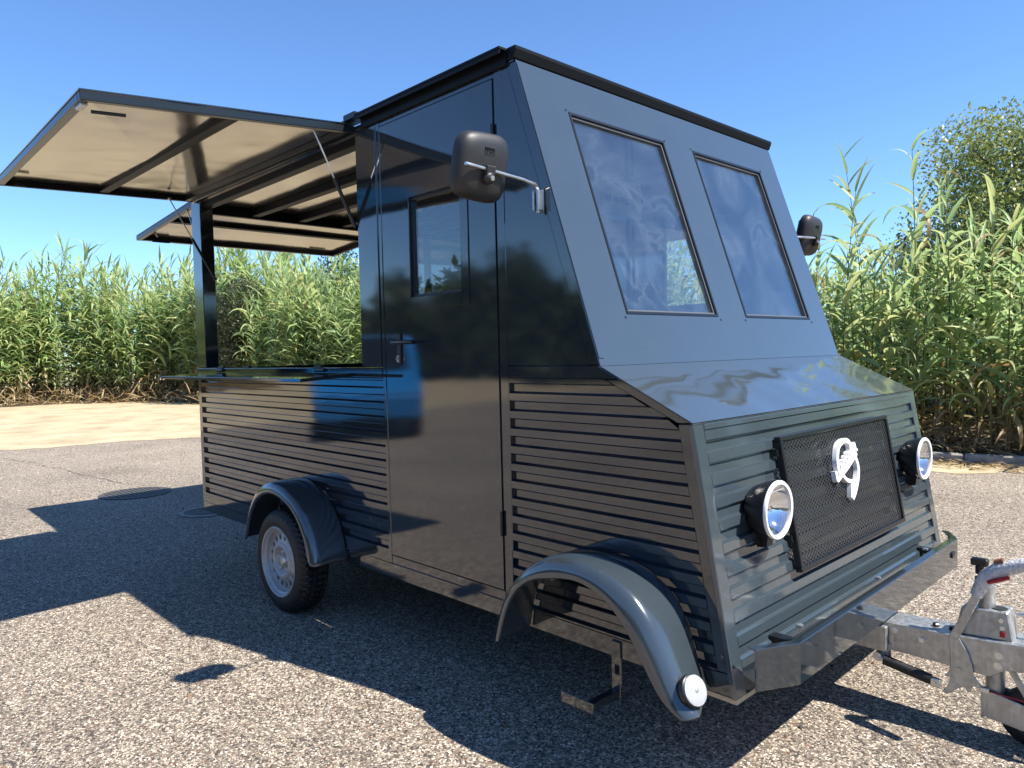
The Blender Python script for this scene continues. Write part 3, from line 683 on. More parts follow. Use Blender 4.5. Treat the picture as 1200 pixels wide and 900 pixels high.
MB().box(-.33, -.25, -1.19, -1.165, 2.39, 2.425).build('latch_case', STEEL, ha, bevel=.003)
latch(ha, (-.27, -1.15, 2.378), (-.25, -1.03, 2.382)); latch(ha, (-2.24, -1.06, 2.47), (-2.28, -.98, 2.47))
# hinge cover
MB().box(-2.40, -.2, -.02, .03, 2.5475, 2.572).build('hatch_hinge_cover', BLACK, T, bevel=.003)
MB().box(-.235, -.135, -.05, .02, 2.5455, 2.577).build('hatch_hinge_end', BLACK, T, bevel=.003)
hb, H2 = hatch('rear_hatch', (-2.375, 1.94, 2.572), (-2.375, .06, 2.572), (-3.78, .06, 2.472), (-3.78, 1.94, 2.472), [('s', .5, .055)])
strut((-2.37, .11, 1.96), (-2.66, .085, 2.515), hb); strut((-2.37, 1.89, 1.96), (-2.66, 1.915, 2.515), hb)
MB().box(-2.42, -2.33, .05, 1.95, 2.532, 2.580).build('rear_hinge_cover', BLACK, T, bevel=.003)
latch(hb, (-3.55, .16, 2.444), (-3.42, .10, 2.452)); latch(hb, (-3.74, .18, 2.430), (-3.74, .32, 2.430)); latch(hb, (-3.72, 1.65, 2.432), (-3.72, 1.82, 2.432))

# --- wheels, fenders
def make_wheel(y_out, s_):
    """s_ = +1: outer face towards -y"""
    cx, cz, R = -.845, .284, .284
    ax = (0, -s_, 0); c = Vector((cx, y_out, cz))     # axis points outwards, h=0 at the outer sidewall
    prof = [(.190, -.008), (.205, -.001), (.232, .0), (.255, -.006), (.270, -.016), (.279, -.026)]
    tr = [(.2835, -.036), (.2838, -.056), (.2775, -.057), (.2775, -.062), (.284, -.063), (.284, -.088), (.2775, -.089), (.2775, -.095), (.284, -.096), (.2838, -.120), (.2775, -.121), (.2775, -.126), (.2835, -.127), (.2825, -.146)]
    pr = prof + tr + [(.276, -.158), (.255, -.172), (.225, -.176), (.195, -.168), (.188, -.15)]
    n = 192; axv = Vector(ax); u = Vector((1, 0, 0)); w = axv.cross(u)
    v = []; f = []
    for i, (r, h) in enumerate(pr):
        for k in range(n):
            rr = r
            if len(prof) - 2 <= i < len(prof) + len(tr) + 1:
                sh = int(abs(h) * 140)      # slanted sipes
                if (k + sh) % 4 == 0: rr -= .010
            t = 2 * math.pi * k / n; v.append(c + axv * h + (u * math.cos(t) + w * math.sin(t)) * rr)
    for i in range(len(pr) - 1):
        for k in range(n): f.append((i * n + k, i * n + (k + 1) % n, (i + 1) * n + (k + 1) % n, (i + 1) * n + k))
    rim = MB()
    rim.lathe([(.191, -.012), (.1945, -.004), (.190, .001), (.183, -.002), (.180, -.012), (.168, -.020), (.166, -.040), (.160, -.046), (.155, -.045)], c, ax, 64)
    # disc with vent holes between r=.105 and r=.155
    nh = 16; uu, wv = u, w
    def pt(r, a, h): return c + axv * h + (uu * math.cos(a) + wv * math.sin(a)) * r
    for k in range(nh):
        a0 = 2 * math.pi * k / nh; da = 2 * math.pi / nh; am = a0 + da / 2
        outer = [pt(.105, a0, -.030), pt(.105, am, -.030), pt(.105, a0 + da, -.030), pt(.13, a0 + da, -.037), pt(.155, a0 + da, -.045), pt(.155, am, -.045), pt(.155, a0, -.045), pt(.13, a0, -.037)]
        hole = []
        for q in range(8):
            ang = math.radians([225, 180, 135, 90, 45, 0, 315, 270][q]); hole.append(pt(.131 + .017 * math.cos(ang), am + (.0125 / .131) * math.sin(ang), -.0375))
        hole2 = [p + axv * -.008 for p in hole]
        ff = []
        for q in range(8):
            z = (q + 1) % 8; ff += [(q, z, 8 + z, 8 + q), (8 + q, 8 + z, 16 + z, 16 + q)]
        rim.add(outer + hole + hole2, ff)
    rim.lathe([(.105, -.030), (.098, -.022), (.088, -.018), (.078, -.022), (.070, -.038), (.062, -.045), (.034, -.045)], c, ax, 48)
    ro = rim.build('wheel', RIMM, T, smooth=50)
    ty = MB().add(v, f).build('tyre', RUBBER, ro, smooth=32)
    MB().lathe([(.036, -.055), (.034, -.030), (.028, -.022), (.0001, -.020)], c, ax, 24).build('hub_cap', STEEL, ro, smooth=40)
    for k in range(5):
        a = 2 * math.pi * k / 5 + .3; q = pt(.053, a, 0)
        MB().lathe([(.0125, -.055), (.0125, -.034), (.009, -.030), (.0001, -.030)], q, ax, 6).build('wheel_bolt', STEEL, ro)
    MB().lathe([(.165, -.075), (.0001, -.075)], c, ax, 32).build('brake_drum', DARK, ro)
    return ro
make_wheel(-.185, 1); make_wheel(W + .185, -1)

def fender(name, crown, inner, lip, ys_in, s_, yo, label=None):
    """lofted shell: rows = stations along the arch, columns = inner edge .. crown .. rolled lip"""
    n = len(crown); v = []; f = []
    cols = 0
    for i in range(n):
        (ix, iz), (cx, cz), (lx, lz) = inner[i], crown[i], lip[i]
        yi, yc, yl = ys_in
        row = []
        row.append((ix, yi, iz)); 
        for t in (.35, .7): row.append((ix + (cx - ix) * t, yi + (yc - yi) * t, iz + (cz - iz) * t + .004 * math.sin(math.pi * t)))
        row.append((cx, yc, cz))
        for k in range(1, 6):       # rounded shoulder from crown to lip
            a = k / 5 * math.pi / 2
            row.append((cx + (lx - cx) * (1 - math.cos(a)), yc + (yl - yc) * math.sin(a), cz + (lz - cz) * (1 - math.cos(a))))
        dx, dz = lx - cx, lz - cz; l = math.hypot(dx, dz) or 1
        row.append((lx + dx / l * .004, yl + .012, lz + dz / l * .004))
        cols = len(row)
        v += [(x, yo + s_ * y, z) for x, y, z in row]
    for i in range(n - 1):
        for k in range(cols - 1): a = i * cols + k; f.append((a, a + 1, a + cols + 1, a + cols))
    o = MB().add(v, f).build(name, PAINT_HOOD2, T, smooth=70, fix=False)
    sol = o.modifiers.new('thickness', 'SOLIDIFY'); sol.thickness = .005; sol.offset = 0
    sub = o.modifiers.new('smooth', 'SUBSURF'); sub.levels = 1; sub.render_levels = 1
    return o
def arc(cx, cz, r, a0, a1, n): return [(cx + r * math.cos(math.radians(a0 + (a1 - a0) * i / (n - 1))), cz + r * math.sin(math.radians(a0 + (a1 - a0) * i / (n - 1)))) for i in range(n)]
def resample(p, n):
    p = [Vector(q) for q in p]; out = []
    seg = [0]
    for a, b in zip(p, p[1:]): seg.append(seg[-1] + (b - a).length)
    for i in range(n):
        t = seg[-1] * i / (n - 1); k = max(j for j in range(len(seg)) if seg[j] <= t + 1e-9); k = min(k, len(p) - 2)
        u = (t - seg[k]) / max(1e-9, seg[k + 1] - seg[k]); a, b_, c, d = p[max(k - 1, 0)], p[k], p[k + 1], p[min(k + 2, len(p) - 1)]
        q = .5 * ((2 * b_) + (c - a) * u + (2 * a - 5 * b_ + 4 * c - d) * u * u + (3 * b_ - a - 3 * c + d) * u ** 3); out.append((q.x, q.y))
    return out
for s_, yo in ((1, 0.0), (-1, W)):
    n = 22
    cr = resample([(-1.235, .355), (-1.19, .50), (-1.08, .645), (-.93, .715), (-.76, .715), (-.59, .65), (-.47, .52), (-.415, .37), (-.41, .335)], n)
    inn = [(x + .0, z) for x, z in cr]
    lp = [(-.82 + (x + .82) * .88, .30 + (z - .30) * .86) for x, z in cr]
    lp[0] = (cr[0][0] + .03, cr[0][1] - .005); lp[-1] = (cr[-1][0] - .03, cr[-1][1] + .01)
    fender('rear_mudguard', cr, inn, lp, (.001, -.165, -.205), s_, yo)
    n = 30
    inn = resample([(.935, .325), (.965, .46), (1.03, .575), (1.11, .645), (1.205, .683), (1.30, .692), (1.356, .690), (1.453, .680), (1.535, .651), (1.596, .611), (1.638, .554), (1.662, .494), (1.690, .40), (1.71, .325)], n)
    cr = resample([(.925, .325), (.955, .44), (1.01, .545), (1.10, .635), (1.205, .692), (1.30, .708), (1.38, .706), (1.47, .685), (1.555, .640), (1.615, .58), (1.66, .51), (1.70, .44), (1.745, .375), (1.79, .325)], n)
    lp = resample([(.965, .335), (1.005, .455), (1.06, .545), (1.14, .605), (1.23, .630), (1.31, .645), (1.38, .645), (1.455, .622), (1.515, .580), (1.565, .525), (1.605, .47), (1.645, .405), (1.69, .350), (1.752, .318)], n)
    fo = fender('front_mudguard', cr, inn, lp, (.001, -.155, -.205), s_, yo)
    MB().lathe([(.014, 0), (.014, .006), (.0001, .007)], (1.07, yo - s_ * .012, .56), (0, -s_, 0), 12).build('bolt', STEEL, fo)
    # stay bracket below the sill
    sb = MB(); yq = lambda a, b: sorted((yo - s_ * a, yo - s_ * b))
    sb.box(1.338, 1.376, *yq(-.004, .006), .19, .388); sb.box(1.345, 1.375, *yq(.0065, .15), .192, .222); sb.box(1.235, 1.378, *yq(.151, .157), .188, .226)
    sb.build('leg_bracket', PAINT, T, bevel=.002)
    # lamp on the tail of the front mudguard
    y = yo - s_ * .148; ax = Vector((.86, -s_ * .12, .42)).normalized(); c = Vector((1.762, y, .392))
    if s_ < 0: continue
    lo = MB().lathe([(.0001, -.016), (.047, -.016), (.047, .001), (.042, .004)], c, ax, 32).build('side_lamp', BLACK, fo, smooth=50)
    MB().lathe([(.0435, .0), (.0435, .008), (.034, .011), (.0001, .012)], c, ax, 32).build('clear_reflector', REFLECT, lo, smooth=40)
    MB().lathe([(.006, .010), (.006, .014), (.0001, .015)], c, ax, 10).build('screw', STEEL, lo)

# --- mirrors
for s_, yo in ((1, 0.0), (-1, W)):
    yc = yo - s_ * .283; n = 40; prof = [(0.0, .0), (.55, .001), (.9, .004), (.985, .012), (1.0, .022), (.985, .040), (.95, .050), (.86, .061), (.66, .070), (.3, .0745), (0.0, .075)]
    v = []; f = []
    for r, h in prof:
        for k in range(n):
            t = 2 * math.pi * k / n; ct, st_ = math.cos(t), math.sin(t); e = .5
            sy = math.copysign(abs(ct) ** e, ct); sz = math.copysign(abs(st_) ** e, st_)
            v.append((.987 + h, yc + .114 * r * sy, 2.036 + (.116 * r * sz) * (1 + .05 * sy * s_)))
    for i in range(len(prof) - 1):
        for k in range(n): f.append((i * n + k, i * n + (k + 1) % n, (i + 1) * n + (k + 1) % n, (i + 1) * n + k))
    mi = MB().add(v, f).build('wing_mirror', PLASTIC, T, smooth=40)
    gl_ = MB(); gl_.box(.982, .986, yc - .09, yc + .09, 1.955, 2.115); gl_.build('mirror_glass', CHROME, mi, bevel=.0015)
    MB().tube([(1.046, yo - s_ * .020, 1.985), (1.048, yo - s_ * .022, 2.002), (1.056, yo - s_ * .045, 2.012), (1.068, yo - s_ * .12, 2.017), (1.074, yo - s_ * .39, 2.030)], .0062, 10).build('mirror_arm', STEEL, mi, smooth=60)
    b = MB(); b.box(1.030, 1.062, *sorted((yo - s_ * .003, yo - s_ * .008)), 1.918, 1.998)
    b.box(1.030, 1.036, *sorted((yo - s_ * .008, yo - s_ * .034)), 1.922, 1.994); b.box(1.056, 1.062, *sorted((yo - s_ * .008, yo - s_ * .034)), 1.922, 1.994); b.build('mirror_bracket', STEEL, mi, bevel=.001)
    MB().tube([(1.046, yo - s_ * .020, 1.912), (1.046, yo - s_ * .020, 2.0)], .007, 8).build('pivot_pin', STEEL, mi, smooth=50)
    b = MB(); b.box(1.058, 1.082, yc - .020, yc + .020, 2.010, 2.042); b.lathe([(.024, 1.05), (.022, 1.078), (.012, 1.088), (.0001, 1.088)], (0, yc - s_ * .001, 2.002), (1, 0, 0), 16); b.build('arm_clamp', PLASTIC, mi, bevel=.002)
    MB().lathe([(.009, 1.088), (.009, 1.094), (.0001, 1.095)], (0, yc, 2.002), (1, 0, 0), 6).build('clamp_bolt', STEEL, mi)
    b = MB()
    for (q0, q1, r0, r1) in ((-.021, .021, 2.098, 2.1005), (-.021, .021, 2.0735, 2.076), (-.021, -.0185, 2.0735, 2.1005), (.0185, .021, 2.0735, 2.1005), (-.013, -.010, 2.079, 2.095), (-.0005, .0025, 2.079, 2.095), (.0095, .0125, 2.079, 2.095), (-.013, -.003, 2.093, 2.0955), (.0, .0125, 2.0845, 2.087)):
        b.box(1.052, 1.0612, yc + q0, yc + q1, r0, r1)
    b.build('moulded_mark', BLACK, mi)
    for o_ in [mi] + [c_ for c_ in mi.children if c_.name.split('.')[0] in ('mirror_glass', 'arm_clamp', 'clamp_bolt', 'moulded_mark')]:
        for vv in o_.data.vertices:      # the head leans forward at the top
            dx, dz = vv.co.x - 1.055, vv.co.z - 2.015; vv.co.x = 1.055 + dx * math.cos(.24) + dz * math.sin(.24); vv.co.z = 2.015 - dx * math.sin(.24) + dz * math.cos(.24)

# --- drawbar with overrun coupling
dw = MB()
dw.prism([(1.70, .93, .225), (1.70, .93, .340), (1.93, .93, .342), (2.14, .93, .350), (2.60, .93, .385), (2.60, .93, .300), (2.31, .93, .270), (2.26, .93, .232), (2.10, .93, .236), (1.935, .93, .238)], (0, .012, 0))
dw.prism([(1.70, 1.06, .225), (1.70, 1.06, .340), (1.93, 1.06, .342), (2.14, 1.06, .350), (2.60, 1.06, .385), (2.60, 1.06, .300), (2.31, 1.06, .270), (2.26, 1.06, .232), (2.10, 1.06, .236), (1.935, 1.06, .238)], (0, .012, 0))
dw.prism([(1.70, .9425, .332), (1.70, .9425, .3405), (1.93, .9425, .3425), (2.14, .9425, .3505), (2.60, .9425, .3855), (2.60, .9425, .377), (2.14, .9425, .342), (1.93, .9425, .334)], (0, .117, 0))
dw.box(1.0, 1.72, .95, 1.05, .21, .31)
draw = dw.build('drawbar', GALV, T, bevel=.002)
MB().prism([(1.915, .924, .262), (1.94, .924, .262), (1.94, .924, .200), (1.915, .924, .188), (1.893, .924, .196), (1.887, .924, .214), (1.897, .924, .234)], (0, .0055, 0)).build('damper_lug', GALV, draw, bevel=.001)
dm = MB().tube([(1.925, .898, .207), (2.085, .898, .180)], .019, 18).build('damper', RUBBER, draw, smooth=50)
MB().tube([(1.895, .898, .212), (1.928, .898, .2066)], .008, 10).build('damper_rod', STEEL, dm, smooth=50)
MB().lathe([(.0165, -.02), (.0165, .012), (.009, .012), (.009, .014), (.0001, .014)], (1.9, .905, .213), (0, -1, 0), 20).build('damper_eye', STEEL, dm, smooth=40)
MB().box(2.085, 2.118, .886, .908, .160, .190).build('damper_end', STEEL, dm, bevel=.003)
MB().lathe([(.011, 0), (.011, .005), (.005, .005), (.005, .009), (.0001, .009)], (2.105, .886, .176), (0, -1, 0), 14).build('pivot_bolt', STEEL, dm, smooth=40)
for x, z in ((1.953, .318), (2.045, .306)):
    MB().lathe([(.0125, .0), (.0125, .002), (.0095, .002), (.0095, .009), (.004, .009), (.004, .016), (.0001, .016)], (x, .930, z), (0, -1, 0), 6).build('bolt', STEEL, draw)
for x, z in ((2.288, .315), (2.285, .278)):
    MB().lathe([(.0128, -.0), (.0128, .0015), (.0001, .0015)], (x, .930, z), (0, -1, 0), 20).build('rivet', STEEL, draw)
MB().lathe([(.011, -.0), (.011, .003), (.0001, .003)], (2.168, .919, .232), (0, -1, 0), 20).build('rivet', GALV, draw)
for x in (2.075, 2.13): MB().lathe([(.013, 0), (.013, .006), (.008, .010), (.0001, .010)], (x, .99, .351), (0, 0, 1), 6).build('bolt', BLACK, draw)
lv = MB()
lv.prism([(2.136, .919, .352), (2.168, .919, .350), (2.196, .919, .302), (2.211, .919, .255), (2.214, .919, .226), (2.240, .919, .196), (2.232, .919, .184), (2.212, .919, .190), (2.206, .919, .164), (2.196, .919, .160), (2.188, .919, .176), (2.168, .919, .168), (2.143, .919, .142), (2.128, .919, .132), (2.118, .919, .140), (2.136, .919, .172), (2.140, .919, .200), (2.122, .919, .198), (2.140, .919, .225), (2.142, .919, .272)], (0, .006, 0))
lv.hexa([Vector(p) for p in ((2.136, .916, .345), (2.168, .916, .345), (2.168, .927, .345), (2.136, .927, .345), (2.221, .916, .540), (2.246, .916, .534), (2.246, .927, .534), (2.221, .927, .540))])
lev = lv.build('handbrake_lever', GALV, draw, bevel=.0015)
MB().tube([(2.222, .9215, .515), (2.236, .9215, .548), (2.253, .9215, .585), (2.29, .9215, .617), (2.34, .918, .640), (2.40, .914, .664), (2.50, .907, .70)], [.020, .024, .027, .027, .024, .021, .018], 14).build('wrapped_grip', WRAP, lev, smooth=60)
MB().tube([(2.262, .8985, .574), (2.29, .8955, .5875), (2.325, .8945, .604)], [.007, .0085, .007], 8).build('red_label', RED, lev, smooth=60)
MB().tube([(2.278, .9185, .640), (2.305, .9165, .6515)], [.011, .012], 10).build('brown_tape', BROWN, lev, smooth=60)
# brake cable
MB().box(2.232, 2.262, .914, .930, .176, .194).build('cable_clevis', STEEL, draw, bevel=.002)
MB().tube([(2.262, .922, .184), (2.55, .922, .176)], .0028, 8).build('brake_cable', RED, draw, smooth=50)
# jockey wheel clamp housing, tube, wheel
hs = MB()
hs.hexa([Vector(p) for p in ((2.145, .955, .352), (2.325, .955, .362), (2.325, 1.055, .362), (2.145, 1.055, .352), (2.165, .965, .452), (2.305, .965, .460), (2.305, 1.048, .460), (2.165, 1.048, .452))]); hou = hs.build('jockey_clamp', GALV, draw, bevel=.004)
MB().lathe([(.024, 0), (.024, .003), (.0001, .003)], (2.275, 1.0, .4585), (0, 0, 1), 20).build('clamp_opening', DARK, hou)
MB().box(2.285, 2.30, .951, .965, .374, .392).build('red_indicator', RED, hou)
for x, z in ((2.288, .43), (2.292, .405)): MB().lathe([(.008, 0), (.008, .008), (.0001, .008)], (x, .961, z), (0, -1, 0), 6).build('bolt', STEEL, hou)
MB().tube([(2.235, 1.0, .452), (2.235, 1.0, .535)], .026, 20).build('jockey_tube_upper', GALV, hou, smooth=50)
MB().tube([(2.318, 1.03, .440), (2.46, 1.03, .472)], .007, 8).build('clamp_handle', STEEL, hou, smooth=50)
kb_ = MB().tube([(2.213, 1.0, .505), (2.213, 1.0, .560)], .015, 12).build('crank_knob', BLACK, hou, smooth=50)
MB().tube([(2.213, 1.0, .556), (2.213, 1.0, .574)], .006, 8).build('knob_shaft', STEEL, kb_)
MB().tube([(2.213, 1.0, .572), (2.213, 1.0, .602)], .014, 12).build('knob_neck', BLACK, kb_, smooth=50)
MB().box(2.186, 2.240, .986, 1.014, .600, .628).build('knob_head', BLACK, kb_, bevel=.005)
jt = MB().tube([(2.262, 1.0, .345), (2.262, 1.0, .135)], .030, 20).build('jockey_leg', GALV, T, smooth=50)
fk = MB()
fk.prism([(2.235, .955, .075), (2.232, .955, .165), (2.262, .955, .170), (2.60, .955, .105), (2.60, .955, .060), (2.35, .955, .062)], (0, .006, 0)); fk.prism([(2.235, 1.045, .075), (2.232, 1.045, .165), (2.262, 1.045, .170), (2.60, 1.045, .105), (2.60, 1.045, .060), (2.35, 1.045, .062)], (0, -.006, 0))
fk.box(2.228, 2.236, .9535, 1.0465, .07, .168); fk.build('wheel_fork', GALV, jt, bevel=.002)
MB().bar((2.275, .965, .335), (2.37, .965, .172), .012, .03, (0, 1, 0)).build('fork_strut', GALV, jt)
jw = MB().lathe([(.04, -.03), (.085, -.03), (.099, -.022), (.103, 0), (.099, .022), (.085, .03), (.04, .03)], (2.375, 1.0, .103), (0, 1, 0), 40).build('jockey_wheel', RUBBER, jt, smooth=40)
MB().lathe([(.06, -.031), (.055, -.020), (.02, -.020), (.015, -.034), (.0001, -.034)], (2.375, 1.0, .103), (0, 1, 0), 28).build('rim', RIMM, jw, smooth=40)
MB().tube([(2.60, 1.0, .345), (2.80, 1.0, .36)], .032, 18).build('coupling_tube', GALV, draw, smooth=50)
MB().tube([(2.78, 1.0, .36), (2.84, 1.0, .365), (2.92, 1.0, .36), (2.96, 1.0, .33)], [.035, .045, .048, .03], 18).build('coupling_head', BLACK, draw, smooth=60)
MB().box(1.50, 1.93, .90, .925, .235, .33).build('drawbar_gusset', GALV, draw, bevel=.002)

# --- things inside the cab
bx = empty('cardboard_box', (.40, 1.22, 1.94), 'pale printed cardboard box seen through the windscreen beside the pillar', 'box')
bb = MB().box(.25, .50, 1.03, 1.37, 2.10, 2.31).build('carton', CARD, bx, bevel=.004)
b = MB()
for i, w in enumerate((.012, .010, .0, .016, .012, .014, .012, .014, .010, .012)):
    if w: b.box(.5005, .5022, 1.06 + i * .024, 1.06 + i * .024 + w, 2.185, 2.215)
b.build('printed_line', INK, bb)
MB().box(.15, .55, .98, 1.98, 2.08, 2.098).build('overhead_shelf', PAINT, T)

# ------------------------------------------------------------------ reeds
def leaf_template(L, w, droop, segs, fold, twist=0.0):
    """leaf along +x arching in the xz plane, base at the origin, start direction horizontal"""
    V = []; F = []; ang = 0.0; x = z = 0.0
    ds = L / segs
    for i in range(segs + 1):
        t = i / segs
        wd = w * (min(1, t * 6 + .45)) * (1 - t ** 2.2) + .0006
        tw = twist * t
        if fold:
            dz = wd * .32
            V += [(x, -wd / 2 * math.cos(tw), z + dz + wd / 2 * math.sin(tw)), (x, 0, z), (x, wd / 2 * math.cos(tw), z + dz - wd / 2 * math.sin(tw))]
        else: V += [(x, -wd / 2 * math.cos(tw), z + wd / 2 * math.sin(tw)), (x, wd / 2 * math.cos(tw), z - wd / 2 * math.sin(tw))]
        ang -= droop * (0.35 + 1.5 * t) / segs
        x += ds * math.cos(ang); z += ds * math.sin(ang)
    k = 3 if fold else 2
    for i in range(segs):
        for j in range(k - 1): a = i * k + j; F.append((a, a + 1, a + k + 1, a + k))
    return np.array(V), np.array(F)
GREENS = np.array([(.32, .43, .16), (.39, .50, .215), (.265, .39, .17), (.46, .54, .255), (.48, .51, .21)])
TAN = np.array([(.36, .26, .12), (.30, .19, .085), (.42, .33, .18)])
def rotm(az, pitch, roll):
    ca, sa = math.cos(az), math.sin(az); cp, sp = math.cos(pitch), math.sin(pitch); cr, sr = math.cos(roll), math.sin(roll)
    Rz = np.array([[ca, -sa, 0], [sa, ca, 0], [0, 0, 1]]); Ry = np.array([[cp, 0, -sp], [0, 1, 0], [sp, 0, cp]]); Rx = np.array([[1, 0, 0], [0, cr, -sr], [0, sr, cr]])
    return Rz @ Ry @ Rx
def reed_plan(rg, H, nl, lean):
    """stem points and a list of leaves (pos, matrix, length, droop class, colour)"""
    az = rg.uniform(0, 6.28); bend = rg.uniform(.02, .10) * H * lean
    def sp(t): return np.array((math.cos(az) * bend * t ** 2.2, math.sin(az) * bend * t ** 2.2, H * t))
    leaves = []; plane = rg.uniform(0, 6.28); dry_to = rg.uniform(.12, .33)
    for i in range(nl):
        t = .10 + .90 * (i + rg.uniform(-.3, .3)) / (nl - 1); t = min(.995, max(.06, t))
        a = plane + (math.pi if i % 2 else 0) + rg.normal(0, .45)
        dry = t < dry_to or rg.random() < .02
        pitch = rg.uniform(.55, 1.0) if t < .85 else rg.uniform(.9, 1.3)
        if dry: pitch = rg.uniform(-.3, .6)
        Ln = (.74 if .2 < t < .8 else .56) * rg.uniform(.75, 1.15)
        if t > .93: Ln *= .8
        dr = int(rg.integers(0, 3)) + (0 if t > .8 else 1) + (1 if dry else 0)
        c = TAN[rg.integers(0, 3)] if dry else GREENS[rg.integers(0, 5)] * rg.uniform(.85, 1.15)
        leaves.append((sp(t), rotm(a, pitch, rg.normal(0, .3)), Ln, min(dr, 4), c))
    return sp, leaves
DROOP = [.3, .8, 1.5, 2.1, 2.7]
TPL_N = [leaf_template(1.0, .10, d, 7, True, .35) for d in DROOP]
TPL_F = [leaf_template(1.0, .12, d, 3, False, .3) for d in DROOP]
def stem_arrays(sp, H, r0, rg, n=5, segs=6):
    V = []; F = []; C = []
    base = np.array((.30, .23, .10)); top = np.array((.16, .19, .06))
    for i in range(segs + 1):
        t = i / segs; p = sp(t); r = r0 * (1 - .75 * t)
        for k in range(n): V.append(p + np.array((math.cos(6.2832 * k / n) * r, math.sin(6.2832 * k / n) * r, 0))); C.append(base * (1 - min(1, t * 1.8)) + top * min(1, t * 1.8))
    for i in range(segs):
        for k in range(n): F.append((i * n + k, i * n + (k + 1) % n, (i + 1) * n + (k + 1) % n, (i + 1) * n + k))
    return np.array(V), np.array(F), np.array(C)
def foliage_arrays(leaves, tpl):
    Vs, Fs, Cs = [], [], []; o = 0
    for p, M, Ln, d, c in leaves:
        V, F = tpl[d]; v = (V * Ln) @ M.T + p
        Vs.append(v); Fs.append(F + o); Cs.append(np.repeat(c[None], len(v), 0)); o += len(v)
    return np.concatenate(Vs), np.concatenate(Fs), np.concatenate(Cs)
def soil_z(x, y):
    p = Vector((x, y, 0)) - ka; u, v = p.dot(ku), (p.dot(kn) - .13) / 14
    return .045 + .16 * min(1, max(0, v) * 10) - .03 if 0 < u < L else 0.02

# leaf meshes shared by all reeds whose leaves are separate parts
LEAFM = {}
def leaf_mesh(d, ci):
    key = (d, ci)
    if key not in LEAFM:
        c = (list(GREENS) + list(TAN))[ci]; V, F = TPL_N[d]
        LEAFM[key] = arr_mesh('leaf', V, F, LEAF, np.repeat(c[None], len(V), 0), True)
    return LEAFM[key]
GROUP_R = 'giant reeds growing behind the kerb'
def reed_detailed(x, y, H, rg, label):
    sp, lv = reed_plan(rg, H, int(rg.integers(20, 26)), 1.0)
    r = empty('giant_reed', (x, y, soil_z(x, y)), label, 'reed', GROUP_R)
    V, F, C = stem_arrays(sp, H, rg.uniform(.010, .015), rg, 7, 8)
    link('stem', arr_mesh('stem', V, F, LEAF, C, True), r)
    for p, M, Ln, d, c in lv:
        dry = c[0] > c[1] * 1.12; ci = int(rg.integers(5, 8)) if dry else int(rg.integers(0, 5))
        o = link('leaf', leaf_mesh(d, ci), r)
        mm_ = Matrix([[*(M[i] * Ln), p[i]] for i in range(3)] + [[0, 0, 0, 1]]); o.matrix_local = mm_
rg = np.random.default_rng(21)
LBL = {'t': 'very tall reed with long arching leaves rising above the bed by the leafy tree', 'n': 'tall green reed with long drooping leaves at the edge of the bed behind the kerb', 'd': 'tall reed standing deeper in the green bed behind the kerb',
       'f': 'tall reed with feathery leaves in the bed beyond the sandy verge'}
cnt = 0
for x, y, H, lb in ((-.72, 7.9, 3.75, 'tallest reed with a narrow leafy tip, second from the wing mirror'), (-.12, 7.85, 3.75, 'tall reed between the narrow leafy tip and the bushy tree, bare stem above the bed'),
                    (.20, 8.0, 3.45, 'tall arching reed in front of the near edge of the bushy tree'), (-.98, 7.7, 3.3, 'tall reed rising above the bed closest to the far wing mirror'), (.62, 8.0, 3.1, 'tall reed in front of the middle of the bushy tree')):
    reed_detailed(x, y, H, rg, lb); cnt += 1
for i in range(46):
    x = -2.7 + 5.0 * (i + rg.uniform(0, 1)) / 46; y = kerb_y(x) + rg.uniform(.28, .95)
    reed_detailed(x, y, rg.uniform(1.5, 2.75), rg, LBL['n']); cnt += 1
# deeper reeds: foliage in one part, ten plants copied
PL = []
for k in range(10):
    H = 2.2 + .12 * k
    sp, lv = reed_plan(rg, H, 24, 1.2)
    Vs, Fs, Cs = stem_arrays(sp, H, .012, rg, 5, 6); Vf, Ff, Cf = foliage_arrays(lv, TPL_N)
    PL.append((arr_mesh('stem', Vs, Fs, LEAF, Cs, True), arr_mesh('foliage', Vf, Ff, LEAF, Cf, True), H))
def reed_copy(x, y, z, label, group, sc=None):
    st_, fo_, H = PL[int(rg.integers(0, 10))]
    r = empty('giant_reed', (x, y, z), label, 'reed', group); r.rotation_euler = (rg.normal(0, .06), rg.normal(0, .06), rg.uniform(0, 6.28))
    s = sc or rg.uniform(.9, 1.12); r.scale = (s, s, s)
    link('stem', st_, r); link('foliage', fo_, r)
for i in range(90):
    x = -4.6 + 8.4 * rg.random(); y = kerb_y(x) + rg.uniform(.9, 4.0)
    reed_copy(x, y, soil_z(x, y), LBL['d'], GROUP_R, rg.uniform(.80, 1.08)); cnt += 1
GROUP_F = 'giant reeds beyond the sandy verge'
def far_xy(t, d):
    p, _ = hedge_pt(t); q = hn(t); return p[0] + q[0] * d, p[1] + q[1] * d
for i in range(128):
    t = rg.uniform(5.5, 27); d = rg.uniform(0.0, 1.5); x, y = far_xy(t, d)
    k = .62 + .38 * rg.random()
    reed_copy(x, y, .02, LBL['f'], GROUP_F, k * (1.25 if t < 16 else 1.55)); cnt += 1
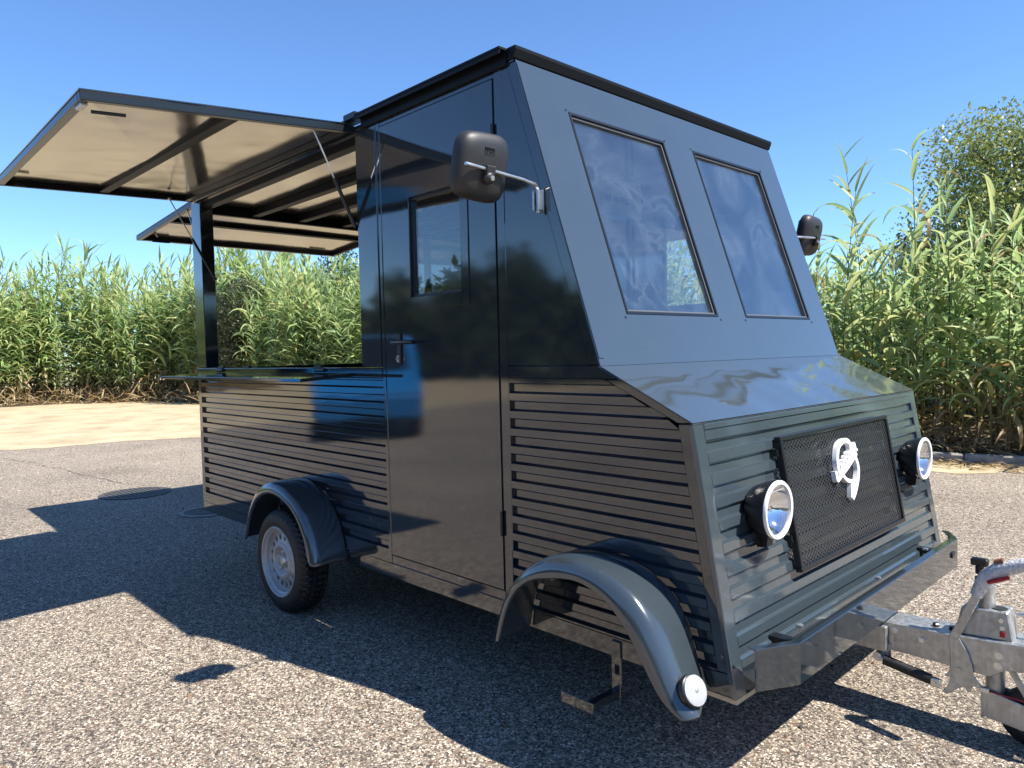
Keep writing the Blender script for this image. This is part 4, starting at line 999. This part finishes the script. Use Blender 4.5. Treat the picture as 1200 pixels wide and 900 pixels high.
# the rest of the bed as one mass
FP_ = []
for k in range(14):
    H = 4.2; sp, lv = reed_plan(rg, H, 30, 1.3); lv = [(p, M, Ln * 1.2, d, c) for p, M, Ln, d, c in lv]
    Vs, Fs, Cs = stem_arrays(sp, H, .016, rg, 3, 4); Vf, Ff, Cf = foliage_arrays(lv, TPL_F)
    FP_.append((np.concatenate([Vs, Vf]), np.concatenate([Fs, Ff + len(Vs)]), np.concatenate([Cs, Cf])))
def mass(places):
    Vs, Fs, Cs = [], [], []; o = 0
    for x, y, z, s in places:
        V, F, C = FP_[int(rg.integers(0, 14))]; a = rg.uniform(0, 6.28); lx, ly = rg.normal(0, .08, 2)
        ca, sa = math.cos(a), math.sin(a); v = V * s; v = np.stack([v[:, 0] * ca - v[:, 1] * sa + v[:, 2] * lx, v[:, 0] * sa + v[:, 1] * ca + v[:, 2] * ly, v[:, 2]], 1)
        Vs.append(v + np.array((x, y, z))); Fs.append(F + o); Cs.append(C * rg.uniform(.8, 1.15)); o += len(v)
    return np.concatenate(Vs), np.concatenate(Fs), np.concatenate(Cs)
pl = []
for i in range(2100):
    t = rg.uniform(0.0, HL - .2); d = abs(rg.normal(0, 1.0)) * 2.2; x, y = far_xy(t, d + rg.uniform(-.1, .3))
    base = .72 if t < 10 else (.86 if t < 16 else 1.0)
    wav = 1 + .10 * math.sin(t * .9) + .09 * math.sin(t * 2.3 + 1)
    if t > 22: wav *= .93
    if t > 26: wav *= .86
    s = base * wav * rg.uniform(.68, 1.08) * min(1, .72 + .2 * d)
    pl.append((x, y, .02, s * 1.22))
for i in range(420):
    x = -5.5 + 13.5 * rg.random(); y = kerb_y(x) + rg.uniform(2.3, 8); pl.append((x, y, .1, rg.uniform(.45, .66)))
for i in range(420):
    x = rg.uniform(6, 30); y = 10.2 + .22 * (x - 9) + abs(rg.normal(0, 1.6)); pl.append((x, y, .02, rg.uniform(.7, 1.05)))
V, F, C = mass(pl)
tag(link('reed_thicket', arr_mesh('reed_thicket', V, F, LEAF, C)), 'dense green mass of reeds filling the bed behind the front stalks', kind='stuff')
# dry litter: straws and fallen leaves
def straws(n, place, lo, hi, label, name):
    Vs, Fs, Cs = [], [], []; o = 0
    for i in range(n):
        x, y, z, hgt = place(); Lr = rg.uniform(lo, hi); d = int(rg.integers(0, 5)); V, F = TPL_F[d]
        M = rotm(rg.uniform(0, 6.28), rg.uniform(-.1, .35) if hgt < .02 else rg.uniform(-.4, 1.2), rg.uniform(-1.2, 1.2))
        v = (V * np.array((Lr, Lr * rg.uniform(.25, .6), Lr * (.25 if hgt < .02 else .8)))) @ M.T + np.array((x, y, z + hgt)); v[:, 2] = np.maximum(v[:, 2], .006 + .004 * rg.random())
        c = TAN[rg.integers(0, 3)] * rg.uniform(.6, 1.25); Vs.append(v); Fs.append(F + o); Cs.append(np.repeat(c[None], len(v), 0)); o += len(v)
    tag(link(name, arr_mesh(name, np.concatenate(Vs), np.concatenate(Fs), STRAW, np.concatenate(Cs))), label, kind='stuff')
def pl1():
    x = rg.uniform(-2.8, 3.2); y = kerb_y(x) + .15 + abs(rg.normal(0, .7)); return x, y, soil_z(x, y), rg.uniform(.0, .38) * rg.random()
straws(2600, pl1, .18, .5, 'tangle of dry tan reed leaves at the foot of the reeds', 'dry_undergrowth')
def pl2():
    x = rg.uniform(-3, 3.2); y = kerb_y(x) - abs(rg.normal(0, .26)) + .02; return x, y, .004, rg.uniform(0, .012)
straws(1500, pl2, .08, .34, 'fallen dry straw lying along the foot of the kerb', 'fallen_straw')
def pl3():
    t = rg.uniform(4, HL - 1); d = rg.normal(0, .45) - .15; x, y = far_xy(t, d); return x, y, .01, rg.uniform(0, .5) * rg.random()
straws(4200, pl3, .25, .7, 'dry tan litter at the foot of the far reed bed', 'dry_reed_litter')

# loose grit and leaf crumbs on the asphalt
Vs, Fs = [], []; cc = []
for i in range(900):
    x, y = rg.uniform(-11, 3), rg.uniform(-2.5, 6.3); q = rg.uniform(.004, .013) * (1.6 if rg.random() < .06 else 1)
    a = rg.uniform(0, 6.28); ca, sa = math.cos(a) * q, math.sin(a) * q; h = q * rg.uniform(.5, 1.0); o = len(Vs) * 8
    Vs.append(np.array([(x + ca, y + sa, .001), (x - sa * .7, y + ca * .7, .001), (x - ca, y - sa, .001), (x + sa * .7, y - ca * .7, .001), (x + ca * .5, y + sa * .5, h), (x - sa * .4, y + ca * .4, h), (x - ca * .5, y - sa * .5, h), (x + sa * .4, y - ca * .4, h)]))
    Fs.append(np.array([(4, 5, 6, 7), (0, 1, 5, 4), (1, 2, 6, 5), (2, 3, 7, 6), (3, 0, 4, 7)]) + o)
    c = np.array([(.05, .045, .04), (.42, .36, .28), (.22, .12, .06), (.12, .09, .06)])[rg.integers(0, 4)]; cc.append(np.repeat(c[None], 8, 0))
tag(link('loose_grit', arr_mesh('loose_grit', np.concatenate(Vs), np.concatenate(Fs), STRAW, np.concatenate(cc))), 'loose grit and crumbs scattered over the asphalt', kind='stuff')

# ------------------------------------------------------------------ trees and bushes
def leaf_cloud(rg, blobs, n, size, cols, flat=.5):
    """leaf quads spread through clumps; blobs: (centre, radius)"""
    Vs = np.zeros((n, 4, 3)); Cs = np.zeros((n, 4, 3))
    w = np.array([b[1] ** 2 for b in blobs]); w = w / w.sum(); idx = rg.choice(len(blobs), n, p=w)
    ctr = np.array([b[0] for b in blobs])[idx]; rad = np.array([b[1] for b in blobs])[idx]
    d = rg.normal(size=(n, 3)); d /= np.linalg.norm(d, axis=1)[:, None]; rr = rad * rg.uniform(.35, 1.08, n) ** .6
    p = ctr + d * rr[:, None] * np.array((1, 1, .8))
    a = rg.normal(size=(n, 3)); a[:, 2] -= .3; a /= np.linalg.norm(a, axis=1)[:, None]
    b = np.cross(a, rg.normal(size=(n, 3))); b /= np.linalg.norm(b, axis=1)[:, None]
    s = (size * rg.uniform(.6, 1.3, n))[:, None]
    Vs[:, 0] = p; Vs[:, 1] = p + a * s * .5 + b * s * .22; Vs[:, 2] = p + a * s; Vs[:, 3] = p + a * s * .5 - b * s * .22
    c = np.array(cols)[rg.integers(0, len(cols), n)] * rg.uniform(.75, 1.2, (n, 1)); Cs[:] = c[:, None]
    return Vs.reshape(-1, 3), np.arange(n * 4).reshape(n, 4), Cs.reshape(-1, 3)
TG = [(.060, .090, .026), (.075, .105, .030), (.050, .078, .024), (.095, .115, .035)]
TG2 = [(.20, .24, .065), (.24, .28, .085), (.16, .21, .065), (.30, .31, .10)]
OG = [(.075, .090, .050), (.09, .10, .055), (.055, .07, .04)]
def tree(name, x, y, h, rx, rz, n, size, cols, seed, label, cat='tree', trunk=.12, nb=16, group=None, z0=.5):
    rg_ = np.random.default_rng(seed); r = empty(name, (x, y, 0), label, cat, group)
    blobs = []
    for i in range(nb):
        a = rg_.uniform(0, 6.28); q = rg_.random() ** .5; zz = rg_.uniform(z0, 1); k = math.sqrt(max(.05, 1 - ((zz - .55) / .55) ** 2))
        blobs.append((np.array((math.cos(a) * rx * q * k * .8, math.sin(a) * rx * q * k * .8, h * zz - rz * .25)), rz * rg_.uniform(.28, .5)))
    tb = MB(); top = Vector((rg_.normal(0, .1), rg_.normal(0, .1), h * .72))
    tb.tube([(0, 0, -.05), (top.x * .3, top.y * .3, h * .3), tuple(top)], [trunk, trunk * .7, trunk * .25], 8)
    for c, rd in blobs:
        s = Vector((top.x * .4, top.y * .4, h * .3)).lerp(top, rg_.uniform(0, .9)); e = Vector(c); tb.tube([s, s.lerp(e, .5) + Vector((0, 0, -.08)), e], [trunk * .35, trunk * .22, .008], 5)
    to = tb.build('trunk', BARK, smooth=60); to.parent = r
    V, F, C = leaf_cloud(rg_, blobs, n, size, cols); link('crown', arr_mesh('crown', V, F, TLEAF, C), r)
tree('willow_tree', .45, 13.2, 5.7, 2.4, 2.5, 80000, .085, TG2, 5, 'bushy green broadleaf tree rising behind the reeds by the kerb', nb=60, z0=.32, trunk=.16)
tree('round_shrub', -3.6, 17.5, 4.3, 1.6, 1.8, 7000, .12, OG, 6, 'small grey-green tree showing between the tall reeds and the mirror', 'shrub', nb=14)
tree('dark_shrub', -18.6, 10.6, 5.0, 2.4, 2.4, 12000, .13, [(.035, .05, .022), (.045, .06, .025), (.03, .045, .02)], 8, 'dark green bush rising above the reeds behind the service opening', 'shrub', nb=18, z0=.35)
tree('olive_shrub', -20.5, 8.0, 3.9, 1.2, 1.5, 9000, .10, OG, 9, 'grey-green scrubby bush growing among the reeds behind the service opening', 'shrub', nb=14, z0=.25)
tree('far_tree', -41, 3.2, 6.6, 3.5, 3, 5000, .25, [(.05, .06, .03), (.06, .07, .035)], 10, 'dark tree crown just above the reeds at the end of the sandy verge', nb=14)

# ------------------------------------------------------------------ behind the photographer (seen only as reflections)
rg2 = np.random.default_rng(77); blobs = []
for i in range(120):
    x = -62 + i * .9 + rg2.normal(0, .4); hgt = 4.6 + 1.3 * math.sin(i * .37) + rg2.uniform(-.6, .9)
    for q in range(3): blobs.append((np.array((x + rg2.normal(0, .6), -24 + rg2.normal(0, 1.5), hgt * (q + .7) / 3)), rg2.uniform(1.1, 1.9)))
for i in range(70):
    y = -26 + i + rg2.normal(0, .4); hgt = 4.2 + 1.6 * math.sin(i * .41) + rg2.uniform(-.6, .9)
    for q in range(3): blobs.append((np.array((38 + rg2.normal(0, 1.5), y, hgt * (q + .7) / 3)), rg2.uniform(1.0, 1.7)))
V, F, C = leaf_cloud(rg2, blobs, 95000, .7, TG)
tag(link('tree_belt', arr_mesh('tree_belt', V, F, TLEAF, C)), 'far green belt of trees mirrored in the glossy trailer side', kind='stuff')
van = empty('blue_van', (-9.2, -5.7, 0), 'blue delivery van mirrored in the glossy side below the shelf', 'van')
prof = [(-2.3, .35), (2.25, .35), (2.35, .75), (2.1, 1.02), (1.55, 1.12), (.95, 1.75), (-2.2, 1.82), (-2.32, 1.0)]
def VR(x, y, z):
    a = .55; return (-9.2 + x * math.cos(a) - y * math.sin(a), -5.7 + x * math.sin(a) + y * math.cos(a), z)
b = MB(); n = len(prof); v = [VR(x, y, z) for y in (-.85, .85) for x, z in prof]
b.add(v, [tuple(range(n)), tuple(range(n, 2 * n))] + [(i, (i + 1) % n, n + (i + 1) % n, n + i) for i in range(n)]); body = b.build('body', BLUEP, van, bevel=.05, seg=2, smooth=40)
VG = simple('van_glass', (.01, .012, .014), .05)
for sy in (-1, 1):
    y = sy * .853
    for q in ([(.25, 1.15), (1.35, 1.15), (.9, 1.65), (.25, 1.67)], [(-.9, 1.15), (.1, 1.15), (.1, 1.68), (-.9, 1.70)]):
        b = MB(); b.prism([VR(x, y, z) for x, z in q], Vector(VR(0, sy * .012, 0)) - Vector(VR(0, 0, 0))); b.build('window', VG, van)
    for x in (-1.45, 1.45):
        c = Vector(VR(x, sy * .70, .32)); ax = Vector(VR(0, sy, 0)) - Vector(VR(0, 0, 0))
        wo = MB().lathe([(.2, -.02), (.3, -.02), (.32, .02), (.32, .16), (.3, .19), (.2, .19)], c, ax, 32).build('wheel', RUBBER, van, smooth=40)
        MB().lathe([(.2, .18), (.17, .15), (.0001, .16)], c, ax, 24).build('rim', RIMM, wo, smooth=40)
b = MB(); b.prism([VR(1.50, -.70, 1.18), VR(1.50, .70, 1.18), VR(1.02, .66, 1.70), VR(1.02, -.66, 1.70)], (.03, .02, .03)); b.build('windscreen', VG, van)
print('reeds', cnt)
